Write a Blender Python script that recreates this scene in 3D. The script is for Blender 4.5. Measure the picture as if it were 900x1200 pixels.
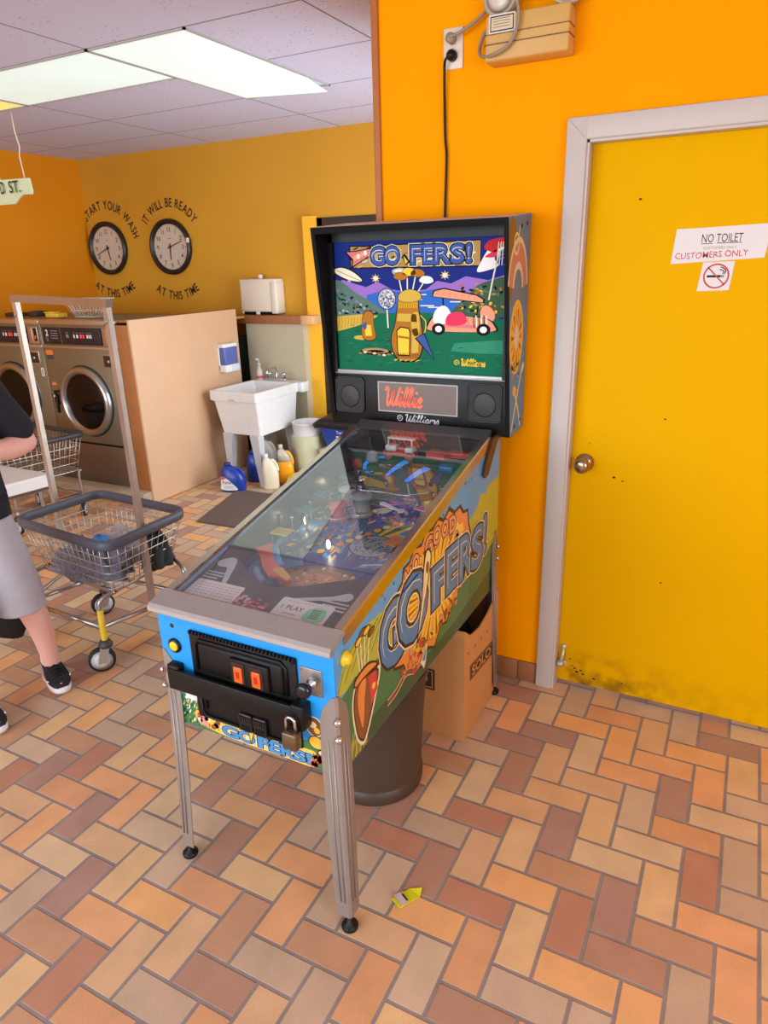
import bpy, bmesh, math, random
from mathutils import Vector, Matrix, noise

for o in list(bpy.data.objects):
    bpy.data.objects.remove(o, do_unlink=True)
SC = bpy.context.scene
COL = SC.collection
PI = math.pi
random.seed(7)

# ------------------------------------------------------------------ camera
F_PX = 805.5
CAM = Vector((0.1685, -1.6397, 1.6956))
YAW, PITCH, ROLL = -0.4832, 0.3467, -0.0272
fw = Vector((math.sin(YAW) * math.cos(PITCH), math.cos(YAW) * math.cos(PITCH), -math.sin(PITCH)))
rt = Vector((math.cos(YAW), -math.sin(YAW), 0))
up = rt.cross(fw)
r2 = rt * math.cos(ROLL) + up * math.sin(ROLL)
u2 = -rt * math.sin(ROLL) + up * math.cos(ROLL)
cam_data = bpy.data.cameras.new('camera')
cam_data.sensor_fit = 'VERTICAL'
cam_data.sensor_height = 36.0
cam_data.sensor_width = 27.0
cam_data.lens = F_PX / 1200.0 * 36.0
cam_data.clip_start = 0.02
cam = bpy.data.objects.new('camera', cam_data)
COL.objects.link(cam)
M = Matrix((r2, u2, -fw)).transposed().to_4x4()
M.translation = CAM
cam.matrix_world = M
SC.camera = cam

# ------------------------------------------------------------------ light
world = bpy.data.worlds.new('world')
SC.world = world
world.use_nodes = True
wb = world.node_tree.nodes['Background']
wb.inputs[0].default_value = (0.75, 0.85, 1.0, 1)
wb.inputs[1].default_value = 1.0

def area(name, loc, target, sx, sy, power, color):
    d = bpy.data.lights.new(name, 'AREA')
    d.shape = 'RECTANGLE'
    d.size, d.size_y = sx, sy
    d.energy = power
    d.color = color
    o = bpy.data.objects.new(name, d)
    COL.objects.link(o)
    o.location = loc
    o.rotation_euler = (Vector(target) - Vector(loc)).to_track_quat('-Z', 'Y').to_euler()
    return o
# daylight through the shop front behind the camera and through the side exit
area('daylight_shopfront', (-2.7, -4.75, 1.5), (-2.3, 0, 1.1), 5.2, 2.1, 300, (0.78, 0.905, 1.0))
area('daylight_side_exit', (-0.72, 2.35, 1.25), (-3, 2.35, 1.1), 1.5, 1.9, 120, (0.76, 0.90, 1.0))
area('daylight_right_window', (2.62, -2.2, 1.5), (0, -1.2, 1.0), 2.2, 1.7, 100, (0.82, 0.92, 1.0))

SC.view_settings.view_transform = 'Standard'
SC.view_settings.look = 'None'
SC.view_settings.exposure = -0.22
SC.view_settings.gamma = 1.0
SC.view_settings.use_curve_mapping = False

# ------------------------------------------------------------------ materials
def lin(c):
    c = c / 255.0
    return c / 12.92 if c <= 0.04045 else ((c + 0.055) / 1.055) ** 2.4
def rgb(r, g, b):
    return (lin(r), lin(g), lin(b), 1.0)
MATS = {}
def mat(name, col, rough=0.5, metal=0.0, vary=0.06, scale=18.0, emit=0.0, bump=0.0, spec=0.5, coat=0.0, trans=0.0):
    """Principled material with a procedural noise variation of its colour."""
    if name in MATS:
        return MATS[name]
    m = bpy.data.materials.new(name)
    m.use_nodes = True
    nt = m.node_tree
    b = nt.nodes['Principled BSDF']
    c = rgb(*col)
    tc = nt.nodes.new('ShaderNodeTexCoord')
    nz = nt.nodes.new('ShaderNodeTexNoise')
    nz.inputs['Scale'].default_value = scale
    nz.inputs['Detail'].default_value = 4
    nt.links.new(tc.outputs['Object'], nz.inputs['Vector'])
    mx = nt.nodes.new('ShaderNodeMix')
    mx.data_type = 'RGBA'
    mx.inputs['A'].default_value = tuple(max(0, x * (1 - vary)) for x in c[:3]) + (1,)
    mx.inputs['B'].default_value = tuple(min(1, x * (1 + vary)) for x in c[:3]) + (1,)
    nt.links.new(nz.outputs['Fac'], mx.inputs['Factor'])
    nt.links.new(mx.outputs['Result'], b.inputs['Base Color'])
    b.inputs['Roughness'].default_value = rough
    b.inputs['Metallic'].default_value = metal
    b.inputs['Specular IOR Level'].default_value = spec
    b.inputs['Coat Weight'].default_value = coat
    if trans:
        b.inputs['Transmission Weight'].default_value = trans
    if emit:
        nt.links.new(mx.outputs['Result'], b.inputs['Emission Color'])
        b.inputs['Emission Strength'].default_value = emit
    if bump:
        bp = nt.nodes.new('ShaderNodeBump')
        bp.inputs['Strength'].default_value = bump
        bp.inputs['Distance'].default_value = 0.01
        nt.links.new(nz.outputs['Fac'], bp.inputs['Height'])
        nt.links.new(bp.outputs['Normal'], b.inputs['Normal'])
    MATS[name] = m
    return m

def clear_mat(name, tint=(255, 255, 255), refl_rough=0.02, ior=1.5, haze=0.0):
    m = bpy.data.materials.new(name)
    m.use_nodes = True
    nt = m.node_tree
    nt.nodes.clear()
    out = nt.nodes.new('ShaderNodeOutputMaterial')
    tr = nt.nodes.new('ShaderNodeBsdfTransparent')
    tr.inputs[0].default_value = rgb(*tint)
    gl = nt.nodes.new('ShaderNodeBsdfGlossy')
    gl.inputs['Roughness'].default_value = refl_rough
    r0 = ((ior - 1) / (ior + 1)) ** 2
    lw = nt.nodes.new('ShaderNodeLayerWeight')
    lw.inputs['Blend'].default_value = 0.5
    pw = nt.nodes.new('ShaderNodeMath'); pw.operation = 'POWER'; pw.inputs[1].default_value = 5.0
    nt.links.new(lw.outputs['Facing'], pw.inputs[0])
    fr = nt.nodes.new('ShaderNodeMath'); fr.operation = 'MULTIPLY_ADD'
    fr.inputs[1].default_value = 1 - r0; fr.inputs[2].default_value = r0
    nt.links.new(pw.outputs[0], fr.inputs[0])
    mx = nt.nodes.new('ShaderNodeMixShader')
    nt.links.new(fr.outputs[0], mx.inputs[0])
    nt.links.new(tr.outputs[0], mx.inputs[1])
    nt.links.new(gl.outputs[0], mx.inputs[2])
    last = mx
    if haze:
        df = nt.nodes.new('ShaderNodeBsdfDiffuse')
        df.inputs[0].default_value = rgb(225, 230, 232)
        nz = nt.nodes.new('ShaderNodeTexNoise')
        nz.inputs['Scale'].default_value = 5
        ma = nt.nodes.new('ShaderNodeMath')
        ma.operation = 'MULTIPLY'
        ma.inputs[1].default_value = haze * 2
        nt.links.new(nz.outputs['Fac'], ma.inputs[0])
        m2 = nt.nodes.new('ShaderNodeMixShader')
        nt.links.new(ma.outputs[0], m2.inputs[0])
        nt.links.new(mx.outputs[0], m2.inputs[1])
        nt.links.new(df.outputs[0], m2.inputs[2])
        last = m2
    nt.links.new(last.outputs[0], out.inputs[0])
    MATS[name] = m
    return m

class NT:
    """tiny helper for maths in a node tree"""
    def __init__(s, m):
        s.nt = m.node_tree
    def n(s, t):
        return s.nt.nodes.new(t)
    def math(s, op, a, b=None, c=None):
        x = s.n('ShaderNodeMath')
        x.operation = op
        for i, v in enumerate((a, b, c)):
            if v is None:
                continue
            if hasattr(v, 'is_linked') or hasattr(v, 'links'):
                s.nt.links.new(v, x.inputs[i])
            else:
                x.inputs[i].default_value = v
        return x.outputs[0]
    def link(s, a, b):
        s.nt.links.new(a, b)

MODULE = 0.1016
def floor_material():
    m = bpy.data.materials.new('herringbone_quarry_tile')
    m.use_nodes = True
    k = NT(m)
    b = m.node_tree.nodes['Principled BSDF']
    geo = k.n('ShaderNodeNewGeometry')
    sep = k.n('ShaderNodeSeparateXYZ')
    k.link(geo.outputs['Position'], sep.inputs[0])
    u = k.math('DIVIDE', sep.outputs[0], MODULE)
    v = k.math('DIVIDE', sep.outputs[1], -MODULE)
    i = k.math('FLOOR', u)
    j = k.math('FLOOR', v)
    fu = k.math('SUBTRACT', u, i)
    fv = k.math('SUBTRACT', v, j)
    s = k.math('FLOORED_MODULO', k.math('ADD', i, j), 4.0)
    is1 = k.math('COMPARE', s, 1.0, 0.1)
    is3 = k.math('COMPARE', s, 3.0, 0.1)
    hor = k.math('GREATER_THAN', s, 1.5)
    lu = k.math('ADD', fu, is3)
    lv = k.math('ADD', fv, is1)
    wu = k.math('ADD', hor, 1.0)
    wv = k.math('SUBTRACT', 2.0, hor)
    du = k.math('MINIMUM', lu, k.math('SUBTRACT', wu, lu))
    dv = k.math('MINIMUM', lv, k.math('SUBTRACT', wv, lv))
    d = k.math('MINIMUM', du, dv)
    idx = k.math('SUBTRACT', i, is3)
    idy = k.math('SUBTRACT', j, is1)
    comb = k.n('ShaderNodeCombineXYZ')
    k.link(idx, comb.inputs[0]); k.link(idy, comb.inputs[1]); k.link(hor, comb.inputs[2])
    wn = k.n('ShaderNodeTexWhiteNoise')
    wn.noise_dimensions = '3D'
    k.link(comb.outputs[0], wn.inputs['Vector'])
    ramp = k.n('ShaderNodeValToRGB')
    ramp.color_ramp.interpolation = 'CONSTANT'
    pal = PALETTE
    els = ramp.color_ramp.elements
    while len(els) < len(pal):
        els.new(0.5)
    for q, e in enumerate(els):
        e.position = q / len(pal)
    for q, e in enumerate(els):
        e.color = rgb(*pal[q])
    k.link(wn.outputs['Value'], ramp.inputs[0])
    # cloudy wear inside each tile
    nz = k.n('ShaderNodeTexNoise'); nz.inputs['Scale'].default_value = 9; nz.inputs['Detail'].default_value = 6
    k.link(geo.outputs['Position'], nz.inputs['Vector'])
    nf = k.n('ShaderNodeTexNoise'); nf.inputs['Scale'].default_value = 260; nf.inputs['Detail'].default_value = 3
    k.link(geo.outputs['Position'], nf.inputs['Vector'])
    val = k.math('ADD', k.math('MULTIPLY', nz.outputs['Fac'], 0.42), k.math('MULTIPLY', nf.outputs['Fac'], 0.34))
    val = k.math('ADD', val, 0.62)
    mul = k.n('ShaderNodeMix'); mul.data_type = 'RGBA'; mul.blend_type = 'MULTIPLY'
    mul.inputs['Factor'].default_value = 1
    cc = k.n('ShaderNodeCombineColor')
    for q in range(3):
        k.link(val, cc.inputs[q])
    k.link(ramp.outputs[0], mul.inputs['A']); k.link(cc.outputs[0], mul.inputs['B'])
    # joint
    wob = k.math('MULTIPLY', k.math('SUBTRACT', nf.outputs['Fac'], 0.5), 0.03)
    dd = k.math('ADD', d, wob)
    mr = k.n('ShaderNodeMapRange'); mr.inputs['From Min'].default_value = 0.035; mr.inputs['From Max'].default_value = 0.06
    k.link(dd, mr.inputs['Value'])
    fin = k.n('ShaderNodeMix'); fin.data_type = 'RGBA'
    gc = k.n('ShaderNodeMix'); gc.data_type = 'RGBA'
    gc.inputs['A'].default_value = rgb(118, 104, 98); gc.inputs['B'].default_value = rgb(168, 154, 148)
    k.link(nz.outputs['Fac'], gc.inputs['Factor'])
    k.link(mr.outputs[0], fin.inputs['Factor'])
    k.link(gc.outputs['Result'], fin.inputs['A']); k.link(mul.outputs['Result'], fin.inputs['B'])
    k.link(fin.outputs['Result'], b.inputs['Base Color'])
    b.inputs['Roughness'].default_value = 0.5
    b.inputs['Specular IOR Level'].default_value = 0.4
    bp = k.n('ShaderNodeBump'); bp.inputs['Strength'].default_value = 0.5; bp.inputs['Distance'].default_value = 0.004
    h = k.math('ADD', mr.outputs[0], k.math('MULTIPLY', nf.outputs['Fac'], 0.15))
    k.link(h, bp.inputs['Height']); k.link(bp.outputs['Normal'], b.inputs['Normal'])
    return m
LENS = 0.72
BG = 0.10
PALETTE = [(225, 183, 132), (198, 149, 114), (218, 174, 130), (234, 174, 115), (182, 137, 112), (209, 179, 146), (231, 170, 119), (199, 168, 138), (177, 137, 119), (220, 186, 144), (218, 159, 113), (190, 134, 105), (219, 171, 123), (203, 173, 144)]

CEIL_Z = 2.685
LX, LY = -2.80, 1.11                      # near left corner of the ceiling grid module at the long lamp
def ceiling_material():
    m = bpy.data.materials.new('ceiling_tile')
    m.use_nodes = True
    k = NT(m)
    b = m.node_tree.nodes['Principled BSDF']
    geo = k.n('ShaderNodeNewGeometry')
    sep = k.n('ShaderNodeSeparateXYZ')
    k.link(geo.outputs['Position'], sep.inputs[0])
    fx = k.math('FLOORED_MODULO', k.math('SUBTRACT', sep.outputs[0], LX), 1.2192)
    fy = k.math('FLOORED_MODULO', k.math('SUBTRACT', sep.outputs[1], LY), 0.6096)
    dx = k.math('MINIMUM', fx, k.math('SUBTRACT', 1.2192, fx))
    dy = k.math('MINIMUM', fy, k.math('SUBTRACT', 0.6096, fy))
    d = k.math('MINIMUM', dx, dy)
    ln = k.math('GREATER_THAN', d, 0.005)
    vo = k.n('ShaderNodeTexVoronoi'); vo.inputs['Scale'].default_value = 34
    k.link(geo.outputs['Position'], vo.inputs['Vector'])
    hole = k.math('GREATER_THAN', vo.outputs['Distance'], 0.16)
    nz = k.n('ShaderNodeTexNoise'); nz.inputs['Scale'].default_value = 3
    k.link(geo.outputs['Position'], nz.inputs['Vector'])
    gate = k.math('LESS_THAN', nz.outputs['Fac'], 0.5)
    hole = k.math('MAXIMUM', hole, gate)
    c1 = k.n('ShaderNodeMix'); c1.data_type = 'RGBA'
    c1.inputs['A'].default_value = rgb(154, 151, 170); c1.inputs['B'].default_value = rgb(204, 201, 222)
    k.link(hole, c1.inputs['Factor'])
    c2 = k.n('ShaderNodeMix'); c2.data_type = 'RGBA'
    c2.inputs['A'].default_value = rgb(120, 110, 108)
    k.link(c1.outputs['Result'], c2.inputs['B']); k.link(ln, c2.inputs['Factor'])
    k.link(c2.outputs['Result'], b.inputs['Base Color'])
    b.inputs['Roughness'].default_value = 0.9
    bp = k.n('ShaderNodeBump'); bp.inputs['Strength'].default_value = 0.4; bp.inputs['Distance'].default_value = 0.004
    k.link(k.math('ADD', hole, k.math('MULTIPLY', ln, 2.0)), bp.inputs['Height'])
    k.link(bp.outputs['Normal'], b.inputs['Normal'])
    return m

def door_material():
    m = mat('door_yellow_paint', (230, 172, 0), 0.6, vary=0.03, scale=3, spec=.04)
    nt = m.node_tree
    k = NT(m)
    b = nt.nodes['Principled BSDF']
    base = b.inputs['Base Color'].links[0].from_socket
    geo = k.n('ShaderNodeNewGeometry')
    sep = k.n('ShaderNodeSeparateXYZ'); k.link(geo.outputs['Position'], sep.inputs[0])
    nz = k.n('ShaderNodeTexNoise'); nz.inputs['Scale'].default_value = 14; nz.inputs['Detail'].default_value = 8
    k.link(geo.outputs['Position'], nz.inputs['Vector'])
    # scuffed dirt near the foot of the door, strongest by the latch side
    hz = k.n('ShaderNodeMapRange'); hz.inputs['From Min'].default_value = 0.02; hz.inputs['From Max'].default_value = 0.2
    hz.inputs['To Min'].default_value = 1; hz.inputs['To Max'].default_value = 0
    k.link(sep.outputs[2], hz.inputs['Value'])
    hx = k.n('ShaderNodeMapRange'); hx.inputs['From Min'].default_value = -0.1; hx.inputs['From Max'].default_value = 0.12
    hx.inputs['To Min'].default_value = 1; hx.inputs['To Max'].default_value = 0.25
    k.link(sep.outputs[0], hx.inputs['Value'])
    f = k.math('MULTIPLY', hz.outputs[0], hx.outputs[0])
    g = k.n('ShaderNodeMapRange'); g.inputs['From Min'].default_value = 0.42; g.inputs['From Max'].default_value = 0.75
    k.link(nz.outputs['Fac'], g.inputs['Value'])
    f = k.math('MULTIPLY', k.math('MULTIPLY', f, g.outputs[0]), 1.3)
    mx = k.n('ShaderNodeMix'); mx.data_type = 'RGBA'
    k.link(f, mx.inputs['Factor']); k.link(base, mx.inputs['A'])
    mx.inputs['B'].default_value = rgb(120, 84, 20)
    k.link(mx.outputs['Result'], b.inputs['Base Color'])
    return m

# ------------------------------------------------------------------ mesh helpers
class MB:
    def __init__(s):
        s.v = []; s.f = []; s.m = []; s.s = []
        s.T = None
    def add(s, vs, fs, mi=0, smooth=False):
        o = len(s.v)
        for p in vs:
            p = Vector(p)
            if s.T is not None:
                p = s.T @ p
            s.v.append(p)
        for f in fs:
            s.f.append(tuple(o + q for q in f)); s.m.append(mi); s.s.append(smooth)
    def box(s, x0, x1, y0, y1, z0, z1, mi=0, bev=0.0, seg=2):
        if bev:
            bm = bmesh.new()
            bmesh.ops.create_cube(bm, size=1)
            for v in bm.verts:
                v.co = Vector(((x0 + x1) / 2 + v.co.x * (x1 - x0), (y0 + y1) / 2 + v.co.y * (y1 - y0), (z0 + z1) / 2 + v.co.z * (z1 - z0)))
            bmesh.ops.bevel(bm, geom=bm.edges[:], offset=bev, segments=seg, affect='EDGES', profile=0.5)
            s.from_bm(bm, mi, True)
            bm.free()
        else:
            vs = [(x, y, z) for z in (z0, z1) for y in (y0, y1) for x in (x0, x1)]
            s.add(vs, [(0, 2, 3, 1), (4, 5, 7, 6), (0, 1, 5, 4), (2, 6, 7, 3), (0, 4, 6, 2), (1, 3, 7, 5)], mi)
    def from_bm(s, bm, mi=0, smooth=False):
        bm.verts.ensure_lookup_table()
        for q, v in enumerate(bm.verts):
            v.index = q
        s.add([v.co.copy() for v in bm.verts], [[v.index for v in f.verts] for f in bm.faces], mi, smooth)
    def tube(s, path, r, mi=0, n=8, closed=False, smooth=True, cap=True):
        P = [Vector(p) for p in path]
        L = len(P)
        rr = r if isinstance(r, (list, tuple)) else [r] * L
        vs = []
        nrm = None
        for q in range(L):
            if closed:
                t = P[(q + 1) % L] - P[q - 1]
            else:
                t = P[min(q + 1, L - 1)] - P[max(q - 1, 0)]
            t.normalize()
            if nrm is None:
                a = Vector((0, 0, 1)) if abs(t.z) < 0.9 else Vector((1, 0, 0))
                nrm = t.cross(a).normalized()
            else:
                nrm = (nrm - t * nrm.dot(t))
                if nrm.length < 1e-6:
                    nrm = t.cross(Vector((0.3, 0.5, 0.8)))
                nrm.normalize()
            bi = t.cross(nrm)
            for w in range(n):
                a = 2 * PI * w / n
                vs.append(P[q] + (nrm * math.cos(a) + bi * math.sin(a)) * rr[q])
        fs = []
        for q in range(L if closed else L - 1):
            a, b = q * n, ((q + 1) % L) * n
            for w in range(n):
                fs.append((a + w, a + (w + 1) % n, b + (w + 1) % n, b + w))
        if not closed and cap:
            fs.append(tuple(range(n - 1, -1, -1)))
            fs.append(tuple((L - 1) * n + w for w in range(n)))
        s.add(vs, fs, mi, smooth)
    def lathe(s, prof, c=(0, 0, 0), axis=(0, 0, 1), n=24, mi=0, smooth=True, sx=1.0, sy=1.0, rotz=0.0, cap=True):
        ax = Vector(axis).normalized()
        a = Vector((1, 0, 0)) if abs(ax.x) < 0.9 else Vector((0, 1, 0))
        e1 = (a - ax * a.dot(ax)).normalized(); e2 = ax.cross(e1)
        c = Vector(c)
        vs = []
        for (r, z) in prof:
            for w in range(n):
                t = 2 * PI * w / n + rotz
                vs.append(c + e1 * (r * sx * math.cos(t)) + e2 * (r * sy * math.sin(t)) + ax * z)
        fs = []
        for q in range(len(prof) - 1):
            for w in range(n):
                fs.append((q * n + w, q * n + (w + 1) % n, (q + 1) * n + (w + 1) % n, (q + 1) * n + w))
        if cap:
            fs.append(tuple(range(n - 1, -1, -1)))
            fs.append(tuple((len(prof) - 1) * n + w for w in range(n)))
        s.add(vs, fs, mi, smooth)
    def prism(s, pts, o, ex, ey, depth, mi=0, smooth=False):
        """2-D outline in the frame (o, ex, ey) pushed along the frame's normal"""
        o, ex, ey = Vector(o), Vector(ex), Vector(ey)
        nz = ex.cross(ey).normalized()
        n = len(pts)
        vs = [o + ex * p[0] + ey * p[1] for p in pts] + [o + ex * p[0] + ey * p[1] + nz * depth for p in pts]
        fs = [tuple(range(n - 1, -1, -1)), tuple(range(n, 2 * n))]
        s.add(vs, fs, mi)
        s.add(vs, [(q, (q + 1) % n, n + (q + 1) % n, n + q) for q in range(n)], mi, smooth)
    def loft(s, rings, mi=0, smooth=True, cap=True):
        n = len(rings[0])
        vs = [p for r in rings for p in r]
        fs = []
        for q in range(len(rings) - 1):
            for w in range(n):
                fs.append((q * n + w, q * n + (w + 1) % n, (q + 1) * n + (w + 1) % n, (q + 1) * n + w))
        if cap:
            fs.append(tuple(range(n - 1, -1, -1)))
            fs.append(tuple((len(rings) - 1) * n + w for w in range(n)))
        s.add(vs, fs, mi, smooth)
    def build(s, name, mats, parent=None, origin=None, recalc=True):
        if not isinstance(mats, (list, tuple)):
            mats = [mats]
        me = bpy.data.meshes.new(name)
        vs = s.v
        if parent is None and origin is None:
            xs = [p.x for p in vs]; ys = [p.y for p in vs]; zs = [p.z for p in vs]
            origin = ((min(xs) + max(xs)) / 2, (min(ys) + max(ys)) / 2, min(zs))
        off = Vector(origin) if origin is not None else Vector((0, 0, 0))
        me.from_pydata([tuple(p - off) for p in vs], [], s.f)
        for m in mats:
            me.materials.append(m)
        for q, p in enumerate(me.polygons):
            p.material_index = s.m[q]
            p.use_smooth = s.s[q]
        me.validate()
        if recalc:
            bm = bmesh.new(); bm.from_mesh(me)
            bmesh.ops.recalc_face_normals(bm, faces=bm.faces[:])
            bm.to_mesh(me); bm.free()
        me.update()
        o = bpy.data.objects.new(name, me)
        COL.objects.link(o)
        o.location = off
        if parent is not None:
            o.parent = parent
            pm = WORLD_OF.get(parent.name, Matrix())
            o.matrix_parent_inverse = pm.inverted()
            WORLD_OF[o.name] = Matrix.Translation(off)
        else:
            WORLD_OF[o.name] = Matrix.Translation(off)
        return o
WORLD_OF = {}

def tag(o, label, cat, group=None, kind=None):
    o['label'] = label
    o['category'] = cat
    if group:
        o['group'] = group
    if kind:
        o['kind'] = kind
    return o
def struct(o):
    o['kind'] = 'structure'
    return o
def thing(name, label, cat, loc, group=None):
    o = bpy.data.objects.new(name, None)
    o.empty_display_size = 0.05
    COL.objects.link(o)
    o.location = loc
    WORLD_OF[o.name] = Matrix.Translation(loc)
    return tag(o, label, cat, group)
def catmull(pts, k=6, closed=False):
    P = [Vector(p) for p in pts]
    n = len(P)
    out = []
    rng = n if closed else n - 1
    for i in range(rng):
        p0 = P[(i - 1) % n] if closed else P[max(i - 1, 0)]
        p1 = P[i]; p2 = P[(i + 1) % n]
        p3 = P[(i + 2) % n] if closed else P[min(i + 2, n - 1)]
        for q in range(k):
            t = q / k
            out.append(0.5 * ((2 * p1) + (p2 - p0) * t + (2 * p0 - 5 * p1 + 4 * p2 - p3) * t * t + (3 * p1 - p0 - 3 * p2 + p3) * t ** 3))
    if not closed:
        out.append(P[-1])
    return out

_text_cache = {}
def text_shape(txt, offset=0.0, shear=0.0):
    key = (txt, offset, shear)
    if key in _text_cache:
        return _text_cache[key]
    cu = bpy.data.curves.new('t', 'FONT')
    cu.body = txt; cu.size = 1.0; cu.offset = offset; cu.shear = shear
    cu.resolution_u = 3
    ob = bpy.data.objects.new('t', cu)
    COL.objects.link(ob)
    dg = bpy.context.evaluated_depsgraph_get()
    me = bpy.data.meshes.new_from_object(ob.evaluated_get(dg))
    vs = [(v.co.x, v.co.y) for v in me.vertices]
    fs = [tuple(p.vertices) for p in me.polygons]
    bpy.data.objects.remove(ob, do_unlink=True)
    bpy.data.curves.remove(cu)
    bpy.data.meshes.remove(me)
    _text_cache[key] = (vs, fs)
    return vs, fs

class Art(MB):
    """flat printing in a plane: layers lie a fraction of a millimetre above each other"""
    def __init__(s, o, ex, ey, eps=0.00008):
        super().__init__()
        s.o, s.ex, s.ey = Vector(o), Vector(ex), Vector(ey)
        s.n = s.ex.cross(s.ey).normalized()
        s.eps = eps
    def pt(s, a, b, L=1):
        return s.o + s.ex * a + s.ey * b + s.n * (s.eps * L)
    def poly(s, pts, L, mi):
        area2 = sum(pts[q][0] * pts[(q + 1) % len(pts)][1] - pts[(q + 1) % len(pts)][0] * pts[q][1] for q in range(len(pts)))
        if area2 < 0:
            pts = pts[::-1]
        s.add([s.pt(p[0], p[1], L) for p in pts], [tuple(range(len(pts)))], mi)
    def smooth(s, pts, L, mi, k=5):
        s.poly([(p.x, p.y) for p in catmull([(a, b, 0) for a, b in pts], k, True)], L, mi)
    def rect(s, a0, a1, b0, b1, L, mi):
        s.poly([(a0, b0), (a1, b0), (a1, b1), (a0, b1)], L, mi)
    def ell(s, a, b, ra, rb, L, mi, n=24, rot=0.0):
        pts = []
        for q in range(n):
            t = 2 * PI * q / n
            x, y = ra * math.cos(t), rb * math.sin(t)
            pts.append((a + x * math.cos(rot) - y * math.sin(rot), b + x * math.sin(rot) + y * math.cos(rot)))
        s.poly(pts, L, mi)
    def ring(s, a, b, r0, r1, L, mi, n=28, asp=1.0, t0=0.0, t1=2 * PI):
        vs = []; fs = []
        full = abs(t1 - t0 - 2 * PI) < 1e-6
        for q in range(n + 1):
            t = t0 + (t1 - t0) * q / n
            vs.append(s.pt(a + r0 * math.cos(t), b + r0 * asp * math.sin(t), L))
            vs.append(s.pt(a + r1 * math.cos(t), b + r1 * asp * math.sin(t), L))
        for q in range(n):
            fs.append((2 * q, 2 * q + 1, 2 * q + 3, 2 * q + 2))
        s.add(vs, fs, mi)
    def star(s, a, b, r0, r1, n, L, mi, asp=1.0, rot=0.0):
        pts = []
        for q in range(2 * n):
            r = r1 if q % 2 == 0 else r0
            t = PI * q / n + rot
            pts.append((a + r * math.cos(t), b + r * asp * math.sin(t)))
        s.poly(pts, L, mi)
    def stroke(s, pts, w, L, mi, k=6, closed=False, asp=1.0):
        P = catmull([(a, b, 0) for a, b in pts], k, closed) if k > 1 else [Vector((a, b, 0)) for a, b in pts]
        vs = []; fs = []
        n = len(P)
        for q in range(n):
            t = (P[(q + 1) % n] - P[q - 1]) if closed else (P[min(q + 1, n - 1)] - P[max(q - 1, 0)])
            t = Vector((t.x * asp, t.y, 0))
            if t.length < 1e-9:
                t = Vector((1, 0, 0))
            t.normalize()
            nx, ny = -t.y, t.x
            vs.append(s.pt(P[q].x + nx * w / 2 / asp, P[q].y + ny * w / 2, L))
            vs.append(s.pt(P[q].x - nx * w / 2 / asp, P[q].y - ny * w / 2, L))
        for q in range(n if closed else n - 1):
            b = (q + 1) % n
            fs.append((2 * q, 2 * q + 1, 2 * b + 1, 2 * b))
        s.add(vs, fs, mi)
    def label(s, txt, ac, bc, h, L, mi, offset=0.0, asp=1.0):
        """text centred on a point, natural proportions, cap height h"""
        vs, fs = text_shape(txt, offset)
        x0 = min(p[0] for p in vs); x1 = max(p[0] for p in vs)
        k = h / .73
        s.add([s.pt(ac + (p[0] - (x0 + x1) / 2) * k * asp, bc + (p[1] - .365) * k, L) for p in vs], fs, mi)
    def text(s, txt, a0, a1, b0, b1, L, mi, offset=0.0, shear=0.0, xf=None):
        """text fitted to the box of its plain outline; offset fattens it"""
        v0, _ = text_shape(txt, 0.0, shear)
        vs, fs = text_shape(txt, offset, shear)
        x0 = min(p[0] for p in v0); x1 = max(p[0] for p in v0)
        y0 = min(p[1] for p in v0); y1 = max(p[1] for p in v0)
        out = []
        for p in vs:
            a = a0 + (p[0] - x0) / (x1 - x0) * (a1 - a0)
            b = b0 + (p[1] - y0) / (y1 - y0) * (b1 - b0)
            if xf:
                a, b = xf(a, b)
            out.append(s.pt(a, b, L))
        s.add(out, fs, mi)

# joined hand lettering: every letter is a run of points on a 0..1 tall grid, advance width last
SCRIPT = {
    'W': ([(0.0, .8), (.06, .98), (.16, .9), (.17, .5), (.2, .1), (.3, .05), (.42, .4), (.5, .85), (.48, .3), (.55, .05), (.68, .2), (.8, .7), (.84, .98), (.9, .9)], .82),
    'i': ([(-.08, .05), (.06, .25), (.14, .5), (.12, .15), (.17, .03), (.3, .12)], .3),
    'l': ([(-.08, .05), (.1, .4), (.22, .85), (.16, 1.0), (.1, .8), (.1, .2), (.15, .03), (.28, .12)], .28),
    'a': ([(.3, .45), (.16, .52), (.04, .3), (.08, .06), (.2, .06), (.3, .42), (.29, .15), (.34, .03), (.46, .12)], .44),
    'm': ([(-.06, .08), (.04, .45), (.1, .45), (.1, .04), (.1, .3), (.2, .5), (.27, .42), (.27, .04), (.28, .3), (.37, .5), (.44, .42), (.43, .12), (.48, .03), (.58, .12)], .56),
    's': ([(-.06, .08), (.1, .4), (.16, .58), (.2, .35), (.26, .15), (.18, .02), (.06, .06)], .3),
    'e': ([(-.06, .1), (.12, .22), (.24, .4), (.16, .52), (.06, .35), (.08, .08), (.18, .03), (.32, .14)], .3),
}
def script(art, txt, a0, a1, b0, b1, w, L, mi, slant=0.18, asp=1.0):
    tot = sum(SCRIPT[c][1] for c in txt)
    x = 0.0
    for c in txt:
        pts, adv = SCRIPT[c]
        q = [(a0 + (x + p[0] + slant * p[1]) / (tot + slant) * (a1 - a0), b0 + p[1] * (b1 - b0)) for p in pts]
        art.stroke(q, w, L, mi, 4, asp=asp)
        if c == 'i':
            px = a0 + (x + .2 + slant * .72) / (tot + slant) * (a1 - a0)
            art.ell(px, b0 + .76 * (b1 - b0), w * .7 / asp, w * .7, L, mi, 8)
        x += adv

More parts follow.
